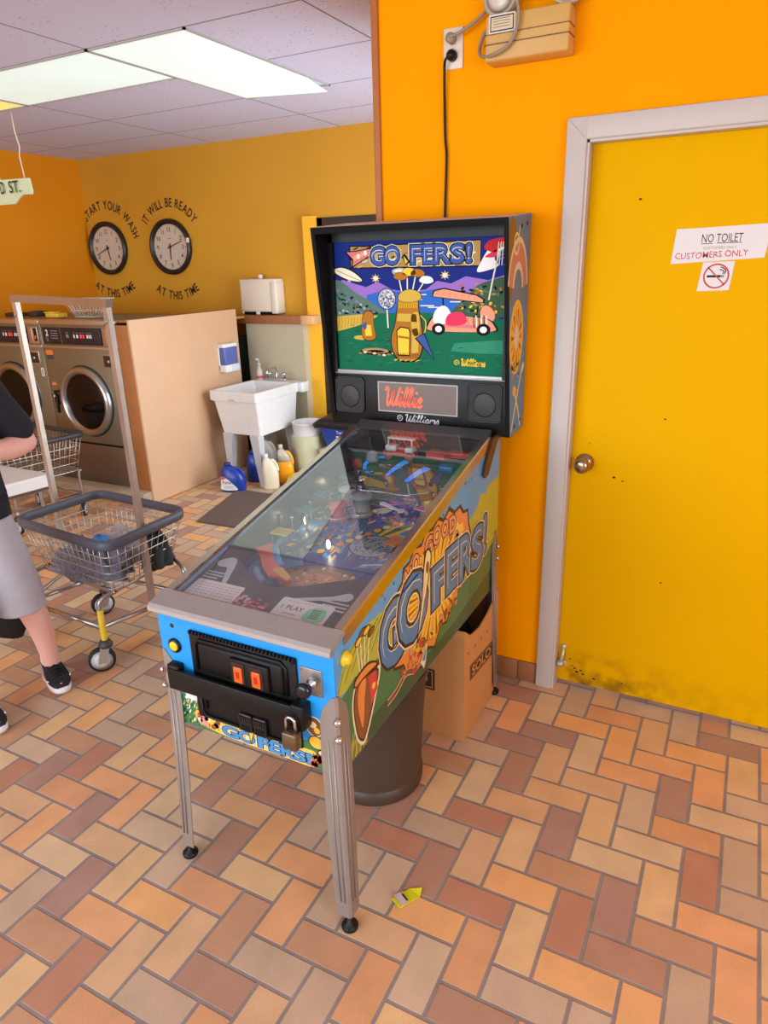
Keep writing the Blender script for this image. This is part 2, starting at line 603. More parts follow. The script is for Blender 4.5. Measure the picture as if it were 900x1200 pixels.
# ------------------------------------------------------------------ common materials
orange = mat('orange_wall_paint', (255, 158, 0), 0.6, vary=0.04, scale=2.5, bump=0.02, spec=.03)
ochre = mat('ochre_wall_paint', (208, 150, 42), 0.6, vary=0.08, scale=2.0, spec=.25)
deep_orange = mat('deep_orange_wall_paint', (222, 136, 4), 0.6, vary=0.06, scale=2.0, spec=.25)
white_trim = mat('grey_white_gloss_paint', (196, 186, 178), 0.45, vary=0.03)
steel = mat('brushed_steel', (188, 180, 172), 0.32, 0.9, vary=0.1, scale=40)
chrome = mat('chrome', (210, 210, 212), 0.15, 1.0, vary=0.02)
black_pl = mat('black_plastic', (15, 14, 15), 0.42, vary=0.1, spec=.3)
black_mt = mat('black_matte', (11, 10, 11), 0.7, vary=0.1, spec=.2)
white_pl = mat('white_plastic', (232, 230, 226), 0.4, vary=0.02)
paper = mat('white_paper', (226, 220, 216), 0.8, vary=0.03)
ink = mat('black_ink', (22, 18, 20), 0.7, vary=0.05)
rubber = mat('black_rubber', (24, 23, 24), 0.7)
wood = mat('stained_wood_trim', (150, 92, 52), 0.55, vary=0.2, scale=30)
glass_clear = clear_mat('clear_glass')

# ------------------------------------------------------------------ room shell
XL, XR, YF, YB, YW = -5.68, 2.4, 3.47, -4.6, 0.87
m = MB(); m.box(XL - .1, XR + .1, YB - .1, YF + .1, -.1, 0)
struct(m.build('floor', floor_material()))
m = MB(); m.box(XL - .1, XR + .1, YB - .1, YF + .1, CEIL_Z, CEIL_Z + .1)
struct(m.build('ceiling', ceiling_material()))
m = MB(); m.box(XL - .1, XL, YB, YF, 0, CEIL_Z)
struct(m.build('wall_left', deep_orange))
m = MB(); m.box(XR, XR + .1, -1.0, YF, 0, CEIL_Z); m.box(XR, XR + .1, YB, -3.4, 0, CEIL_Z); m.box(XR, XR + .1, -3.4, -1.0, 0, .5); m.box(XR, XR + .1, -3.4, -1.0, 2.5, CEIL_Z)
struct(m.build('wall_right', orange))
m = MB()
for y in (-3.4, -2.23, -1.06):
    m.box(XR + .02, XR + .08, y, y + .06, .5, 2.5)
m.box(XR + .02, XR + .08, -3.4, -1.0, .5, .56); m.box(XR + .02, XR + .08, -3.4, -1.0, 2.44, 2.5); m.box(XR + .047, XR + .053, -3.35, -1.05, .55, 2.45, 1)
struct(m.build('window_3', [steel, glass_clear]))
# far wall with the dark doorway in it
DW0, DW1, DWH = -3.05, -2.05, 2.055
m = MB()
m.box(XL, DW0, YF, YF + .1, 0, CEIL_Z); m.box(DW1, -1.2, YF, YF + .1, 0, CEIL_Z); m.box(DW0, DW1, YF, YF + .1, DWH, CEIL_Z)
struct(m.build('wall_far', ochre))
m = MB(); m.box(DW0 - .02, DW1 + .02, YF + .06, YF + .1, 0, DWH)
m.box(DW0, DW0 + .05, YF - .01, YF + .07, 0, DWH); m.box(DW0, DW1, YF - .01, YF + .07, DWH - .06, DWH)
m.box(DW0 + .05, DW1, YF + .035, YF + .06, 1.96, 1.985, 1); m.box(DW0 + .1, DW0 + .115, YF + .035, YF + .06, .1, 1.96, 1)
struct(m.build('door_2', [mat('dark_brown_door', (44, 28, 20), 0.5), mat('dull_metal_strip', (120, 112, 104), 0.4, .6)]))
m = MB(); m.box(-3.165, DW0, YF - .045, YF, 0, 2.07)
struct(m.build('trim_1', mat('bright_yellow_trim_paint', (255, 186, 38), 0.5, vary=0.03)))
# lower grey panelled wall behind the sink, with its wooden rail
m = MB(); m.box(-3.76, -3.165, 3.34, YF, 0, 1.24)
m.box(-3.9, -3.76, 3.36, YF, 0, 1.12, 1)
struct(m.build('wall_wainscot', [mat('greige_wall_panel', (188, 176, 146), 0.6, vary=0.03, scale=4), mat('dark_green_paint', (30, 46, 34), 0.6)]))
m = MB(); m.box(-3.86, -3.165, 3.312, 3.345, 1.235, 1.305, 0, .004); m.box(-3.165, -3.045, 3.312, 3.43, 1.235, 1.305, 1, .004)
struct(m.build('trim_2', [wood, mat('pale_painted_rail', (226, 176, 120), 0.6, vary=.15)]))
# door wall: left of the door, above it, right of it
DX0, DX1, DH = -.375, .585, 2.055
m = MB()
m.box(-1.125, DX0, YW, YW + .12, 0, CEIL_Z); m.box(DX1, XR, YW, YW + .12, 0, CEIL_Z); m.box(DX0, DX1, YW, YW + .12, DH, CEIL_Z)
struct(m.build('wall_back', orange))
m = MB(); m.box(-1.143, -1.117, YW - .012, YW + .13, 0, CEIL_Z, 0, .003)
struct(m.build('trim_3', mat('brown_corner_guard', (176, 106, 52), 0.5, vary=.12)))
# partition behind the door wall with the side exit's window
m = MB()
m.box(-1.2, -1.125, YW + .12, 1.5, 0, CEIL_Z); m.box(-1.2, -1.125, 3.2, YF, 0, CEIL_Z)
m.box(-1.2, -1.125, 1.5, 3.2, 2.25, CEIL_Z); m.box(-1.2, -1.125, 1.5, 3.2, 0, .2)
struct(m.build('wall_partition', orange))
m = MB()
for y in (1.5, 2.32, 3.14):
    m.box(-1.2, -1.13, y, y + .06, .2, 2.25)
m.box(-1.2, -1.13, 1.5, 3.2, .2, .26); m.box(-1.2, -1.13, 1.5, 3.2, 2.19, 2.25)
m.box(-1.168, -1.162, 1.55, 3.15, .25, 2.2, 1)
struct(m.build('window_2', [steel, glass_clear]))
# shop front behind the camera
m = MB()
m.box(XL, -5.4, YB - .1, YB, 0, CEIL_Z); m.box(0, XR, YB - .1, YB, 0, CEIL_Z)
m.box(-5.4, .0, YB - .1, YB, 2.6, CEIL_Z); m.box(-5.4, .0, YB - .1, YB, 0, .4)
struct(m.build('wall_front', orange))
m = MB()
for x in (-5.4, -3.6, -1.8, -.06):
    m.box(x, x + .06, YB - .08, YB - .02, .4, 2.6)
m.box(-5.4, .0, YB - .08, YB - .02, .4, .46); m.box(-5.4, .0, YB - .08, YB - .02, 2.54, 2.6)
m.box(-5.35, -.05, YB - .053, YB - .047, .45, 2.55, 1)
struct(m.build('window_1', [steel, glass_clear]))
# baseboard of brown tile
m = MB()
x = -1.12
tiles = []
while x < DX0 - .07:
    m.box(x + .002, min(x + .2, DX0 - .066), YW - .012, YW, .003, .092, 0, .003); x += .2
m.box(DX1 + .07, XR, YW - .012, YW, .003, .092, 0, .003)
struct(m.build('baseboard_back', mat('brown_base_tile', (150, 100, 62), 0.4, vary=0.2, scale=8)))

# door and its frame
m = MB()
m.box(DX0 + .012, DX1 - .012, .905, .95, .022, 2.043, 0, .002)
door = struct(m.build('door_1', door_material()))
m = MB()
kx, kz = -.312, .977
m.lathe([(.034, 0), (.034, .006), (.02, .01), (.012, .02), (.012, .035), (.024, .042), (.029, .052), (.027, .064), (.015, .071), (.006, .072)], (kx, .905, kz), (0, -1, 0), 28)
o = m.build('door_knob', mat('worn_brass_steel', (176, 156, 128), 0.2, 1.0), door); o['label'] = 'satin metal door knob'
m = MB()
m.lathe([(.011, 0), (.011, .006), (.007, .012)], (-.338, .905, .185), (0, -1, 0), 16)
m.tube([(-.338, .897, .185), (-.339, .889, .15), (-.343, .882, .122)], [.006, .006, .008], 0)
m.lathe([(.013, -.004), (.014, .012), (.009, .018)], (-.346, .885, .105), (0, -.3, 1), 12)
m.box(-.366, -.322, .898, .905, .1, .116, 0, .002)
o = m.build('door_holder', mat('off_white_metal', (205, 200, 186), 0.35, .4), door); o['label'] = 'white kick-down door holder'
m = MB()
random.seed(3)
for (x, z, r) in ((-.203, .93, .004), (-.172, .92, .003), (-.2, 1.87, .0035), (-.05, 1.16, .003), (-.3, 1.05, .002), (-.29, .09, .004), (-.28, .075, .005), (-.265, .085, .004), (-.3, .1, .003), (-.255, .07, .004), (-.21, .06, .004), (-.1, .07, .003), (.0, .54, .003), (-.31, .13, .003)):
    m.lathe([(r, 0), (r * .6, .0008)], (x, .9046, z), (0, -1, 0), 7, sx=1.4)
o = m.build('screw_holes', ink, door)
m = MB()
fo, fi = .068, .0
def frame_piece(m, x0, x1, z0, z1):
    m.box(x0, x1, .848, .87, z0, z1, 0, .004)
m.box(DX0 - .062, DX0 + .004, .846, .872, 0, DH + .062, 0, .004)
m.box(DX1 - .004, DX1 + .062, .846, .872, 0, DH + .062, 0, .004)
m.box(DX0 - .0, DX1 + .0, .8465, .872, DH - .004, DH + .062, 0, .004)
m.box(DX0 - .001, DX0 + .012, .856, .99, 0, DH, 0); m.box(DX1 - .012, DX1 + .001, .856, .99, 0, DH, 0); m.box(DX0, DX1, .856, .99, DH - .012, DH, 0)
# mitre lines
m.add([(DX0 - .061, .8455, DH + .061), (DX0 - .0585, .8455, DH + .0615), (DX0 - .001, .8455, DH + .001), (DX0 - .0035, .8455, DH + .0005)], [(0, 1, 2, 3)], 1)
struct(m.build('trim_4', [white_trim, mat('mitre_joint', (168, 158, 150), .8)]))

# ------------------------------------------------------------------ ceiling lamps
lens_white = mat('lit_prismatic_lens', (214, 232, 226), 0.5, vary=0.05, scale=3, emit=LENS)
lens_yell = mat('lit_yellowed_lens', (238, 226, 130), 0.5, vary=0.05, scale=3, emit=LENS)
lamp_frame = mat('lamp_frame_metal', (176, 170, 166), 0.5)
def ceiling_light(x0, x1, y0, y1, label, lens, sag=None):
    t = thing('ceiling_light', label, 'ceiling light', ((x0 + x1) / 2, (y0 + y1) / 2, CEIL_Z - .03), 'recessed fluorescent ceiling lights')
    f = MB(); w = .012
    f.box(x0, x1, y0, y0 + w, CEIL_Z - .008, CEIL_Z + .0); f.box(x0, x1, y1 - w, y1, CEIL_Z - .008, CEIL_Z)
    f.box(x0, x0 + w, y0, y1, CEIL_Z - .008, CEIL_Z); f.box(x1 - w, x1, y0, y1, CEIL_Z - .008, CEIL_Z)
    f.build('lamp_frame', lamp_frame, t)
    d = MB(); N = 10
    vs = []; fs = []
    for a in range(N + 1):
        for b in range(N + 1):
            p, q = a / N, b / N
            z = CEIL_Z - .004 - .012 * math.sin(PI * p) * math.sin(PI * q)
            if sag:
                z -= .035 * max(0, (q - .8) / .2) * max(0, p if sag > 0 else 1 - p)
            vs.append((x0 + w + (x1 - x0 - 2 * w) * p, y0 + w + (y1 - y0 - 2 * w) * q, z))
    for a in range(N):
        for b in range(N):
            k = a * (N + 1) + b
            fs.append((k, k + N + 1, k + N + 2, k + 1))
    d.add(vs, fs, 0, True)
    d.build('diffuser', lens, t, recalc=False)
    return t
ceiling_light(LX, LX + .61, LY, LY + 1.219, 'long lit fluorescent ceiling light with a drooping lens, running towards the clock wall', lens_white, 1)
ceiling_light(LX - 1.219, LX, LY, LY + .61, 'lit fluorescent ceiling light lying crosswise, left of the drooping one', lens_white, None)
ceiling_light(LX - 2.438, LX - 1.219 - .005, LY, LY + .61, 'yellowed ceiling light at the far left edge, over the street sign', lens_yell)
for x, y in ((-4.0, -2.2), (-1.4, -2.2), (1.0, -2.2)):  # extra lamps out of view, added to light the room; positions assumed
    ceiling_light(x, x + 1.219, y, y + .61, 'lit fluorescent ceiling light behind the viewer near the shop front', lens_white)

# ------------------------------------------------------------------ things on the door and the door wall
red_ink = mat('red_marker', (196, 62, 60), .7)
a = Art((-.1, .9045, 1.67), (1, 0, 0), (0, 0, 1))
a.n = Vector((0, -1, 0))
a.poly([(.012, .0), (.281, .013), (.29, .112), (.27, .111), (.10, .106), (.020, .105)], 2, 0)
a.text('NO TOILET', .097, .214, .062, .087, 4, 1)
a.rect(.097, .129, .0575, .0595, 4, 1); a.rect(.142, .213, .0585, .0605, 4, 1)
a.text('CUSTOMERS ONLY', .105, .2, .042, .05, 4, 3)
a.text('CUSTOMERS ONLY', .024, .234, .0135, .032, 4, 2, offset=.004, xf=lambda p, q: (p, q + .03 * (p - .02) + .0015 * math.sin(p * 260)))
o = a.build('paper_sign', [paper, ink, red_ink, mat('faint_ink', (140, 128, 122), .8)], recalc=False)
tag(o, 'white paper sign reading NO TOILET taped to the yellow door', 'sign')
a = Art((-.0, .9035, 1.585), (1, 0, 0), (0, 0, 1)); a.n = Vector((0, -1, 0))
a.poly([(.0, .0), (.094, .003), (.101, .09), (.009, .088)], 1, 0)
a.ring(.052, .046, .033, .038, 4, 1, 32)
a.rect(.025, .066, .042, .049, 3, 2); a.rect(.067, .07, .042, .049, 3, 2); a.rect(.072, .0745, .042, .049, 3, 2)
a.stroke([(.07, .052), (.073, .06), (.066, .064), (.06, .066)], .003, 3, 2); a.stroke([(.075, .052), (.078, .062), (.07, .07), (.062, .073)], .003, 3, 2)
a.poly([(.025, .071), (.028, .0735), (.079, .0215), (.076, .019)], 4, 1)
o = a.build('no_smoking_sign', [paper, red_ink, ink], recalc=False)
tag(o, 'small square no smoking sticker below the paper sign on the yellow door', 'sign')

# outlet
t = thing('wall_outlet', 'white double wall outlet with two plugs in it, high on the orange wall', 'outlet', (-.838, YW, 2.30))
m = MB(); m.box(-.872, -.802, YW - .007, YW, 2.305, 2.425, 0, .003)
for z in (2.343, 2.388):
    m.lathe([(.019, 0), (.018, .003)], (-.837, YW - .006, z), (0, -1, 0), 20, 0)
m.lathe([(.003, 0), (.002, .002)], (-.837, YW - .007, 2.365), (0, -1, 0), 8, 1)
m.build('cover_plate', [mat('ivory_plate', (222, 208, 186), .4), steel], t)
# emergency light
beige = mat('aged_beige_metal', (206, 162, 88), 0.5, vary=.08)
t = thing('emergency_light', 'beige emergency light unit with two lamps and a looped cord above the door', 'emergency light', (-.56, YW, 2.28))
m = MB()
m.box(-.697, -.432, YW - .085, YW, 2.29, 2.415, 0, .006)
m.box(-.699, -.43, YW - .088, YW - .02, 2.335, 2.338, 1); m.box(-.699, -.43, YW - .088, YW - .02, 2.362, 2.364, 1)
m.build('housing', [beige, mat('groove_brown', (120, 84, 40), .6)], t)
a = Art((-.685, YW - .0855, 2.365), (.085, 0, 0), (0, 0, .05)); a.n = Vector((0, -1, 0))
a.rect(0, 1, 0, 1, 1, 0); a.rect(.05, .95, .08, .92, 2, 1); a.rect(.09, .91, .15, .85, 3, 2)
for z in (.3, .45, .6, .74):
    a.rect(.15, .8, z, z + .05, 4, 3)
a.build('rating_label', [paper, ink, mat('silver_label', (214, 196, 160), .4, .2), mat('label_print', (150, 130, 100), .7)], t, recalc=False)
for x, dx in ((-.64, -.05), (-.46, .03)):
    m = MB()
    ax = Vector((dx * 4, -1, -.05)).normalized()
    c = Vector((x + dx * .3, YW - .03, 2.475))
    m.lathe([(.02, -.03), (.045, -.02), (.058, .0), (.06, .03), (.056, .034), (.05, .03)], c, ax, 28, 0)
    m.tube([(x, YW - .04, 2.41), (x, YW - .045, 2.44)], .012, 0)
    L = m.build('lamp_head', mat('grey_beige_lamp', (176, 160, 134), .45, .1), t)
    g = MB(); g.lathe([(.048, .031), (.03, .036), (.0015, .038)], c, ax, 24, 0)
    g.build('lamp_lens', mat('frosted_lens', (206, 198, 184), .2), L)
m = MB()
P = catmull([(-.837, YW - .04, 2.391), (-.8, YW - .035, 2.4), (-.74, YW - .03, 2.43), (-.69, YW - .03, 2.465), (-.65, YW - .05, 2.47), (-.6, YW - .1, 2.455), (-.585, YW - .1, 2.39), (-.61, YW - .1, 2.33), (-.66, YW - .1, 2.305), (-.715, YW - .06, 2.315), (-.735, YW - .03, 2.345), (-.72, YW - .03, 2.385), (-.7, YW - .04, 2.395)], 8)
m.tube(P, .0055, 0, 8)
m.lathe([(.012, .0), (.016, .006), (.016, .03), (.008, .034)], (-.837, YW - .006, 2.39), (0, -1, 0), 14, 0)
m.build('cord', mat('grey_cord', (150, 132, 112), .5), t)

# ------------------------------------------------------------------ clocks and wall lettering
def clock(cx, cz, label, hh, mm_, white_tag=False):
    y = YF
    t = thing('wall_clock', label, 'clock', (cx, y - .001, cz - .24), 'wall clocks')
    m = MB(); m.lathe([(.236, 0), (.24, .01), (.238, .04), (.225, .048), (.21, .04), (.196, .022), (.19, .02)], (cx, y, cz), (0, -1, 0), 56)
    m.build('case', mat('black_clock_case', (30, 26, 24), .35), t)
    a = Art((cx, y - .0212, cz), (1, 0, 0), (0, 0, 1)); a.n = Vector((0, -1, 0))
    a.ell(0, 0, .195, .195, 1, 0, 48)
    for k in range(60):
        th = PI / 2 - 2 * PI * k / 60
        if k % 5:
            a.ell(.182 * math.cos(th), .182 * math.sin(th), .0022, .0022, 2, 1, 6)
        else:
            a.stroke([(.176 * math.cos(th), .176 * math.sin(th)), (.188 * math.cos(th), .188 * math.sin(th))], .006, 2, 1, 1)
    for h in range(1, 13):
        th = PI / 2 - 2 * PI * h / 12
        x, z = .15 * math.cos(th), .15 * math.sin(th)
        a.label(str(h), x, z, .038, 2, 1, .012)
    a.rect(-.012, .012, .07, .075, 2, 1)
    a.build('dial', [mat('cream_dial', (206, 188, 168), .6), ink], t, recalc=False)
    for nm, th, ln, w, zz in (('hour_hand', PI / 2 - 2 * PI * hh / 12, .11, .011, .028), ('minute_hand', PI / 2 - 2 * PI * mm_ / 60, .155, .008, .032)):
        h = MB()
        h.prism([(-.03, -w / 2), (ln, -w / 3), (ln, w / 3), (-.03, w / 2)], (cx, y - zz, cz), (math.cos(th), 0, math.sin(th)), (-math.sin(th), 0, math.cos(th)), -.002)
        h.build(nm, ink, t)
    m = MB(); m.lathe([(.01, .02), (.01, .036), (.004, .038)], (cx, y, cz), (0, -1, 0), 16)
    m.build('hub', ink, t)
    g = MB(); g.lathe([(.197, .0405), (.12, .044), (.001, .0455)], (cx, y, cz), (0, -1, 0), 48, cap=False)
    g.build('crystal', clear_mat('clock_glass' + str(hh), ior=1.3), t)
    if white_tag:
        k = MB(); k.box(cx + .222, cx + .252, y - .051, y - .046, cz + .03, cz + .07)
        k.build('price_tag', paper, t)
    return t
C1 = (-5.42, 1.90); C2 = (-4.625, 1.887)
clock(C1[0], C1[1], 'round black wall clock under the words START YOUR WASH, nearest the room corner', 5.65, 41.5)
clock(C2[0], C2[1], 'round black wall clock under the words IT WILL BE READY', 6.1, 12, True)

def arc_lettering(txt, c, r, a0, a1, top, label, h=.078):
    m = MB()
    widths = []
    for ch in txt:
        if ch == ' ':
            widths.append(.35)
        else:
            vs, fs = text_shape(ch, .012)
            widths.append(max(p[0] for p in vs) - min(p[0] for p in vs) + .12)
    tot = sum(widths); pos = 0
    s = h / .73
    for ch, w in zip(txt, widths):
        f = (pos + w / 2) / tot
        pos += w
        if ch == ' ':
            continue
        th = a0 + (a1 - a0) * f
        vs, fs = text_shape(ch, .012)
        mx = (max(p[0] for p in vs) + min(p[0] for p in vs)) / 2
        rad = Vector((math.cos(th), 0, math.sin(th)))
        if top:
            ex, ey = Vector((math.sin(th), 0, -math.cos(th))), rad
        else:
            ex, ey = Vector((-math.sin(th), 0, math.cos(th))), -rad
        o = Vector((c[0], YF - .003, c[1])) + rad * r
        sx = r * abs(a1 - a0) / tot * .97
        m.add([o + ex * ((p[0] - mx) * sx) + ey * ((p[1] - .36) * s) for p in vs], fs, 0)
    return tag(m.build('wall_lettering', mat('black_vinyl', (38, 20, 24), .6), recalc=False), label, 'lettering')
D = math.radians
arc_lettering('START YOUR WASH', C1, .385, D(136), D(12), True, 'black letters START YOUR WASH arched over the clock by the corner')
arc_lettering('AT THIS TIME', C1, .41, D(230), D(308), False, 'black letters AT THIS TIME curved below the clock by the corner')
arc_lettering('IT WILL BE READY', C2, .375, D(144), D(33), True, 'black letters IT WILL BE READY arched over the second clock')
arc_lettering('AT THIS TIME', C2, .42, D(234), D(307), False, 'black letters AT THIS TIME curved below the second clock')

# hanging street sign
sx, sy = -4.17, 1.747
t = thing('street_sign', 'pale green hanging street sign reading D ST. by the left edge', 'sign', (-4.55, sy, 2.165))
m = MB()
pts = [(.375, .0), (.385, .02), (.375, .098), (.09, .105), (.06, .125), (.03, .17), (-.2, .17), (-.35, .105), (-.62, .1), (-.62, .02), (-.4, .01), (-.33, -.045), (.19, -.048), (.25, -.012), (.29, .005)]
m.prism(pts, (-4.555, sy, 2.187), (1, 0, 0), (0, 0, 1), -.012)
m.build('board', mat('pale_green_enamel', (206, 222, 190), .5), t)
a = Art((-4.555, sy - .0125, 2.187), (1, 0, 0), (0, 0, 1)); a.n = Vector((0, -1, 0))
a.text('D', .088, .13, .018, .09, 1, 0, .01); a.text('ST.', .178, .29, .018, .09, 1, 0, .01)
a.build('lettering', mat('dark_green_ink', (28, 48, 40), .6), t, recalc=False)
for x in (sx - .05, -5.0):
    m = MB(); m.tube([(x, sy + .002, 2.285), (x - .01, sy, 2.42), (x + .008, sy, 2.47), (x - .012, sy, 2.56), (x - .015, sy, CEIL_Z)], .004, 0, 6)
    m.build('cord', mat('white_string', (220, 208, 190), .8), t)

# ------------------------------------------------------------------ pinball machine
CX0, CX1 = -1.137, -.588          # cabinet sides
CYF, CYB = -.47, .735             # cabinet front and back
CZ = .497
blue = mat('bright_blue_paint', (28, 150, 226), .4, vary=.03)
gold_rail = mat('polished_steel_rail', (204, 194, 176), .22, 1.0, vary=.06)
pm = thing('pinball_machine', 'golf-themed pinball machine with a picture head standing by the yellow door', 'pinball machine', (-.86, .15, 0))
side_prof = [(-.47, .497), (.735, .497), (.735, 1.095), (.56, 1.095), (-.47, .862)]
art_pal = [mat('art_blue', (84, 160, 212), .35, coat=.3), mat('art_green', (52, 118, 66), .35, coat=.3), mat('art_lime', (178, 182, 62), .35, coat=.3),
           mat('art_yellow', (240, 196, 66), .35, coat=.3), mat('art_orange', (226, 140, 62), .35, coat=.3), mat('art_brown', (132, 78, 40), .35, coat=.3),
           mat('art_black', (26, 22, 24), .35, coat=.3), mat('art_steel_blue', (70, 128, 176), .35, coat=.3), mat('art_cream', (238, 224, 178), .35, coat=.3),
           mat('art_red', (208, 62, 60), .35, coat=.3), mat('art_pink', (226, 150, 130), .35, coat=.3), mat('art_dark_green', (30, 80, 48), .35, coat=.3),
           mat('art_white', (236, 234, 228), .35, coat=.3), mat('art_sky', (62, 140, 200), .35, coat=.3)]
BLU, GRN, LIM, YEL, ORA, BRN, BLK, STB, CRM, RED, PNK, DGR, WHT, SKY = range(14)

# --- cabinet shell: two sides, front, back, bottom (the top stays open under the glass)
m = MB(); T = .018
m.prism([(y, z) for y, z in side_prof], (CX1 - T, 0, 0), (0, 1, 0), (0, 0, 1), T, 0)
a = Art((CX1, 0, 0), (0, 1, 0), (0, 0, 1))
# sky, far hills and fairway
a.poly([(-.469, .498), (.734, .498), (.734, 1.09), (.56, 1.09), (-.469, .858)], 1, BLU)
a.poly([(-.469, .72), (-.42, .815), (-.3, .842), (-.2, .838), (-.12, .80), (0, .84), (.12, .86), (.3, .85), (.42, .868), (.5, .895), (.53, .93), (.58, .918), (.62, .94), (.734, .945), (.734, .60), (.3, .62), (-.2, .70)], 2, LIM)
a.poly([(-.469, .498), (.734, .498), (.734, .70), (.65, .69), (.5, .655), (.36, .66), (.2, .62), (.05, .60), (-.12, .64), (-.25, .715), (-.38, .73), (-.469, .70)], 3, GRN)
a.poly([(-.469, .498), (.734, .498), (.734, .60), (.5, .57), (.3, .55), (.1, .545), (-.1, .56), (-.3, .56), (-.4, .58), (-.469, .56)], 4, DGR)
for q in range(9):
    y0 = -.46 + q * .034
    a.stroke([(y0, .73 + .012 * (q % 3)), (y0 + .05, .80), (y0 + .11, .832)], .0025, 4, DGR)
for q in range(12):
    y0 = .42 + q * .026
    a.stroke([(y0, .70 + .013 * (q % 4)), (y0 + .05, .708 + .013 * (q % 4))], .003, 4, YEL if q % 2 else DGR)
# tufts at the foot
random.seed(12)
for q in range(26):
    y0 = -.45 + random.random() * .12
    a.stroke([(y0, .5), (y0 + .006, .53), (y0 + .02 * random.random(), .55 + .04 * random.random())], .004, 5, LIM if q % 3 else YEL)
# sparks of dirt against the sky
for q in range(46):
    y0 = -.32 + random.random() * .8; z0 = .85 + .19 * (y0 + .32) / .8 + random.random() * .05 - .015
    if z0 < .855 + (y0 + .47) * .226 - .02:
        r = .002 + random.random() * .004
        a.ell(y0, z0, r, r * 1.3, 3, BRN if q % 2 else BLK, 7)
# bursting mound of earth behind the name
mound = [(-.15, .70), (-.165, .76), (-.14, .80), (-.15, .84), (-.10, .865), (-.09, .90), (-.05, .905), (-.02, .935), (.03, .925), (.06, .955), (.11, .945), (.15, .965), (.19, .945), (.24, .965), (.28, .94), (.33, .945), (.36, .915), (.40, .91), (.41, .86), (.43, .82), (.40, .75), (.37, .69), (.33, .655), (.28, .63), (.22, .59), (.17, .60), (.12, .55), (.07, .575), (.02, .535), (-.02, .565), (-.08, .565), (-.10, .61), (-.16, .63)]
a.poly([(p[0] * 1.03 - .003, (p[1] - .75) * 1.06 + .75) for p in mound], 5, BLK)
a.poly(mound, 6, ORA)
a.poly([(p[0] * .86 + .018, (p[1] - .75) * .84 + .75) for p in mound], 7, YEL)
for q in range(40):
    th = 2 * PI * q / 40 + .03
    c, s_ = math.cos(th), math.sin(th)
    a.poly([(.13 + .10 * c, .75 + .06 * s_), (.13 + .255 * c - .008 * s_, .75 + .165 * s_ + .008 * c), (.13 + .255 * c + .008 * s_, .75 + .165 * s_ - .008 * c)], 8, ORA if q % 2 else BRN)
for q in range(70):
    th = random.random() * 2 * PI; rr = .75 + random.random() * .25
    y0, z0 = .13 + .27 * rr * math.cos(th), .75 + .175 * rr * math.sin(th)
    r = .006 + random.random() * .010
    a.ell(y0, z0, r * 1.15, r * 1.15, 9, BLK, 7, random.random()); a.ell(y0, z0, r, r * .9, 10, random.choice([BRN, ORA, YEL, PNK, ORA]), 7, random.random())
# small upper words arched over the mound
for ch, y0, z0, w in (('N', -.085, .862, .04), ('O', -.035, .885, .045), ('G', .055, .906, .05), ('O', .115, .915, .05), ('O', .18, .915, .05), ('D', .245, .908, .05)):
    a.text(ch, y0, y0 + w, z0 - .022, z0 + .03, 11, BLK, .09); a.text(ch, y0, y0 + w, z0 - .022, z0 + .03, 12, PNK, .035)
# the big name
def big(txt, a0, a1, b0, b1, L, fat=.05):
    a.text(txt, a0, a1, b0, b1, L, CRM, .11); a.text(txt, a0, a1, b0, b1, L + 1, BLK, .09); a.text(txt, a0, a1, b0, b1, L + 2, STB, fat)
    a.text(txt, a0 + .006, a1 - .006, b0 + .014, b1 - .014, L + 3, CRM, .012); a.text(txt, a0 + .008, a1 - .004, b0 + .011, b1 - .017, L + 4, STB, .008)
big('G', -.235, -.105, .655, .83, 13)
big('O', -.125, .055, .665, .855, 18)
big('F', .115, .225, .688, .815, 13); big('E', .225, .325, .69, .83, 18); big('R', .338, .44, .685, .825, 23); big('S', .452, .55, .672, .815, 28)
a.text('!', .57, .6, .69, .835, 13, CRM, .08); a.text('!', .57, .6, .69, .835, 14, BLK, .06); a.text('!', .57, .6, .69, .835, 15, STB, .02)
# a golf tee standing in the O
a.smooth([(.06, .905), (.095, .885), (.09, .84), (.045, .74), (-.005, .64), (-.012, .64), (.02, .76), (.035, .85)], 26, BLK)
a.smooth([(.062, .897), (.088, .882), (.082, .84), (.04, .74), (-.002, .655), (.028, .76), (.043, .85)], 27, CRM)
a.ell(.066, .845, .012, .02, 28, BRN, 14)
for q in range(5):
    a.stroke([(.05 + .004 * q, .83 - .03 * q), (.02, .76 - .02 * q)], .002, 28, ORA)
# below the name: red and yellow flowers, white streak
for q in range(26):
    y0, z0 = -.13 + random.random() * .16, .545 + random.random() * .075
    a.star(y0, z0, .006, .016, 5, 29 + q % 2, (RED, YEL, RED, PNK, ORA)[q % 5], rot=q)
a.poly([(.01, .55), (.06, .60), (.05, .535), (.035, .515)], 32, CRM); a.poly([(.02, .55), (.052, .585), (.045, .54)], 33, STB)
